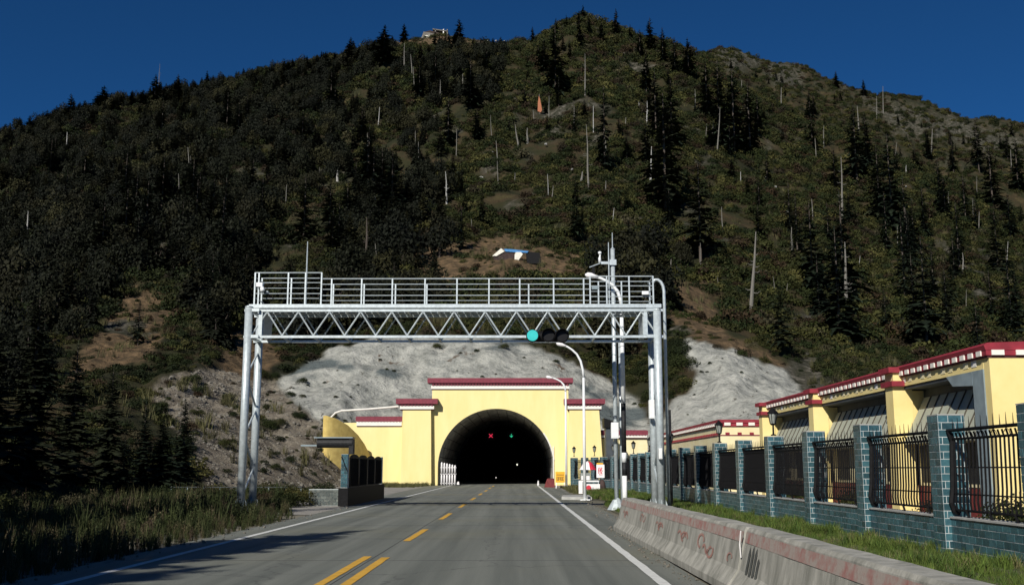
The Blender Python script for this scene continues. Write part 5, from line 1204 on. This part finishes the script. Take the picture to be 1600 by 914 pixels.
# bushes of the scree, shotcrete and banks
P = []
for px, py, s in ((515,662,.9),(512,684,1.),(521,652,.5),(508,698,.9),(683,545,.85),(787,545,.8),(745,550,.45),(870,567,.5),(862,620,.0),(605,578,.3),(250,640,.9),(355,625,.9),(420,670,1.1),(440,665,.8),(470,655,.8),(410,590,1.2),(455,620,.7),(380,660,.8),(350,700,.9),(330,560,1.),(300,600,1.2),(275,570,1.5),(1060,545,1.8),(1065,575,2.0),(1050,590,1.5),(1070,605,1.2),(1040,600,1.6),(1000,590,1.6),(985,600,1.2),(970,585,1.4),(1010,625,.9),(1120,545,.7),(1060,560,2.2)):
    if s: p = hit(px, py, 62, 140); P.append((p.x, p.y, p.z, s))
for k in range(230):
    px = rs_.uniform(440, 1240); py = rs_.uniform(530, 660); p = hit(px, py, 80, 140)
    if zoneat(np.array([p.x]), np.array([p.y]), 0)[0] > .8 and not (620 < px < 950 and py > 590): P.append((p.x, p.y, p.z, .06+.30*rs_.random()**4))
for k in range(60):
    px = rs_.uniform(240, 520); py = rs_.uniform(585, 740); p = hit(px, py, 50, 140); P.append((p.x, p.y, p.z, .2+.8*rs_.random()**2))
P = np.array(P); scatter('bank_bushes', P[:, :3], P[:, 3]*1.1, rng.uniform(0, 6, len(P)), bcol(len(P), (4,4,3,1,.5,1,1,0)), bushN, 'dark bushes growing on the scree and the sprayed concrete banks', 'shrubs', .2)
# ---------------------------------------------------------------- grass of the verges
def gpts(n, x0, x1, y0, y1, f): x = rng.uniform(x0, x1, n); y = rng.uniform(y0, y1, n); k = f(x, y); x, y = x[k], y[k]; return x, y
x, y = gpts(16000, -32, -6.2, 9, 52, lambda x, y: (x < np.interp(y+1.2*fbm(x/2, y/2, 3, 2), [9, 30, 34, 40, 52], [-6.2, -6.3, -7.3, -8.9, -11])) & (x > -.62*y-3)); n = len(x)
hn = np.clip(1+1.3*fbm(x/2.2, y/2.2, 19, 3), .35, 1.9); z = np.maximum(gsample(G, x, np.maximum(y, 35)), 0)-.02; C = .65*np.array([(.060,.075,.026),(.08,.08,.035),(.045,.06,.022),(.12,.10,.055),(.08,.055,.04)])[rng.choice(5, n, p=(.35,.2,.25,.12,.08))]*rng.uniform(.7, 1.3, (n, 1))
hh = hn*rng.uniform(.25, .72, n)*np.interp(np.abs(x+6.2), [0, 1.5], [.4, 1]); scatter('roadside_grass', np.stack([x, y, z], -1), np.stack([hh*.8, hh*.8, hh], -1), rng.uniform(0, 6, n), C, weed+tuft[:1], 'tall unkempt grass and weeds on the left verge', 'grass', .15)
x, y = gpts(420, -30, -8.2, 22, 50, lambda x, y: (x > -.62*y-3) & (fbm(x/3, y/3, 23, 3) > .0) & ((y > 34) | (x < -12))); n = len(x)
scatter('verge_bushes', np.stack([x, y, np.maximum(gsample(G, x, np.maximum(y, 35)), 0)], -1), rng.uniform(.35, 1.15, n), rng.uniform(0, 6, n), bcol(n, (5,5,4,2,.6,1,2,.3)), bushN, 'dark low bushes among the tall grass of the left verge', 'shrubs', .2)
x, y = gpts(30000, 2.7, 7.1, 3, 66, lambda x, y: (x > np.interp(y+.6*fbm(x/1.2, y/1.2, 8, 2), [3, 24, 27, 40, 47, 50, 66], [2.95, 2.95, 3.2, 3.35, 4.0, 3.6, 3.9])) & (rng.random(len(x)) < np.interp(y, [3, 30, 66], [1, .6, .35]))); n = len(x)
C = np.array([(.075,.115,.022),(.10,.13,.03),(.05,.085,.02),(.14,.13,.06)])[rng.choice(4, n, p=(.4,.25,.25,.1))]*rng.uniform(.7, 1.25, (n, 1))
hh = rng.uniform(.06, .17, n)*(1+.9*(fbm(x/.9, y/1.5, 14, 2) > .22)); scatter('verge_grass', np.stack([x, y, np.full(n, 0.)], -1), np.stack([hh*1.3, hh*1.3, hh], -1), rng.uniform(0, 6, n), C, tuft, 'bright green grass between the barrier and the brick fence', 'grass', .2)
x, y = gpts(5000, -11.5, 5, 60, 90, lambda x, y: ((x < -6.9-(90-y)*.1) & (y > 80)) | ((x > 3.2) & (y < 78) & (x < 6.6))); n = len(x)
C = np.array([(.10,.10,.04)])*rng.uniform(.6, 1.3, (n, 1)); hh = rng.uniform(.12, .42, n); scatter('portal_grass', np.stack([x, y, np.full(n, -.02)], -1), np.stack([hh*1.3, hh*1.3, hh], -1), rng.uniform(0, 6, n), C, tuft, 'dry grass at the foot of the portal and along the far verge', 'grass', .2)
# grit and small weeds along the road edges and the barrier foot
gx = []; 
for (xa_, sp_, y0_, y1_, n_) in ((2.19,.07,3,25,420),(-6.2,.15,10,40,260),(2.75,.16,25,60,400)):
    yy_ = y0_+(y1_-y0_)*rng.random(n_)**1.5; gx.append(np.stack([xa_+rng.normal(0, sp_, n_), yy_, np.full(n_, .012)], -1))
gx = np.concatenate(gx); ng_ = len(gx); scatter('road_grit', gx, np.clip(rng.exponential(.018, ng_)+.008, 0, .09), rng.uniform(0, 6, ng_), np.ones((ng_, 3)), stones, 'loose grit and small stones along the road edges and barrier foot', 'gravel', 1)
# soil below the right hand grass, a low uneven bank
b = MB(); nx_, ny_ = 9, 90; 
for j in range(ny_+1):
    for i in range(nx_+1):
        yy = 2+64*j/ny_; x0 = np.interp(yy, [3, 24, 27, 40, 47, 50, 66], [2.85, 2.85, 3.1, 3.25, 3.9, 3.5, 3.8]); xx = x0+(7.12-x0)*i/nx_
        b.v.append((xx, yy, (-.012 if i == 0 else .02+.03*random.random())))
b.f = [(j*(nx_+1)+i, j*(nx_+1)+i+1, (j+1)*(nx_+1)+i+1, (j+1)*(nx_+1)+i) for j in range(ny_) for i in range(nx_)]
struct('verge_soil', b, mat('verge_soil', (.06,.06,.03), .95, 0, 0, 2, .5, 10, col2=(.11,.10,.06)))
# shrubs seen through the railings
for k, (x, y, s, lab) in enumerate(((9.2,14.2,1.25,'leafy shrub behind the nearest railing panel'),(9.6,16.8,1.1,'second leafy shrub behind the railings, near the building corner'),(9.8,20.6,1.0,'low shrub behind the third railing panel'),(10.2,25.5,.9,'dark shrub in front of the building column'),(10.,31.5,1.0,'shrub behind the fence under the middle bay'),(10.1,39,1.1,'shrub behind the fence near the far bay'))):
    put('courtyard_shrub', (('foliage', bushN[k % 3]), ('stem', wtrunk)), x, y, 0, s*1.2, s, lab, None, PALS[(2,3,1,6,2,1)[k]], 'shrub')
# tall shrub behind the far fence
x = rng.uniform(8.0, 9.3, 60); y = rng.uniform(50, 74, 60); scatter('courtyard_hedge', np.stack([x, y, np.full(60, .9)], -1), rng.uniform(.7, 1.1, 60), rng.uniform(0, 6, 60), bcol(60, (4,3,2,1,0,2,2,0)), bushN, 'dark creeper topped hedge behind the far part of the fence', 'hedge', .3)
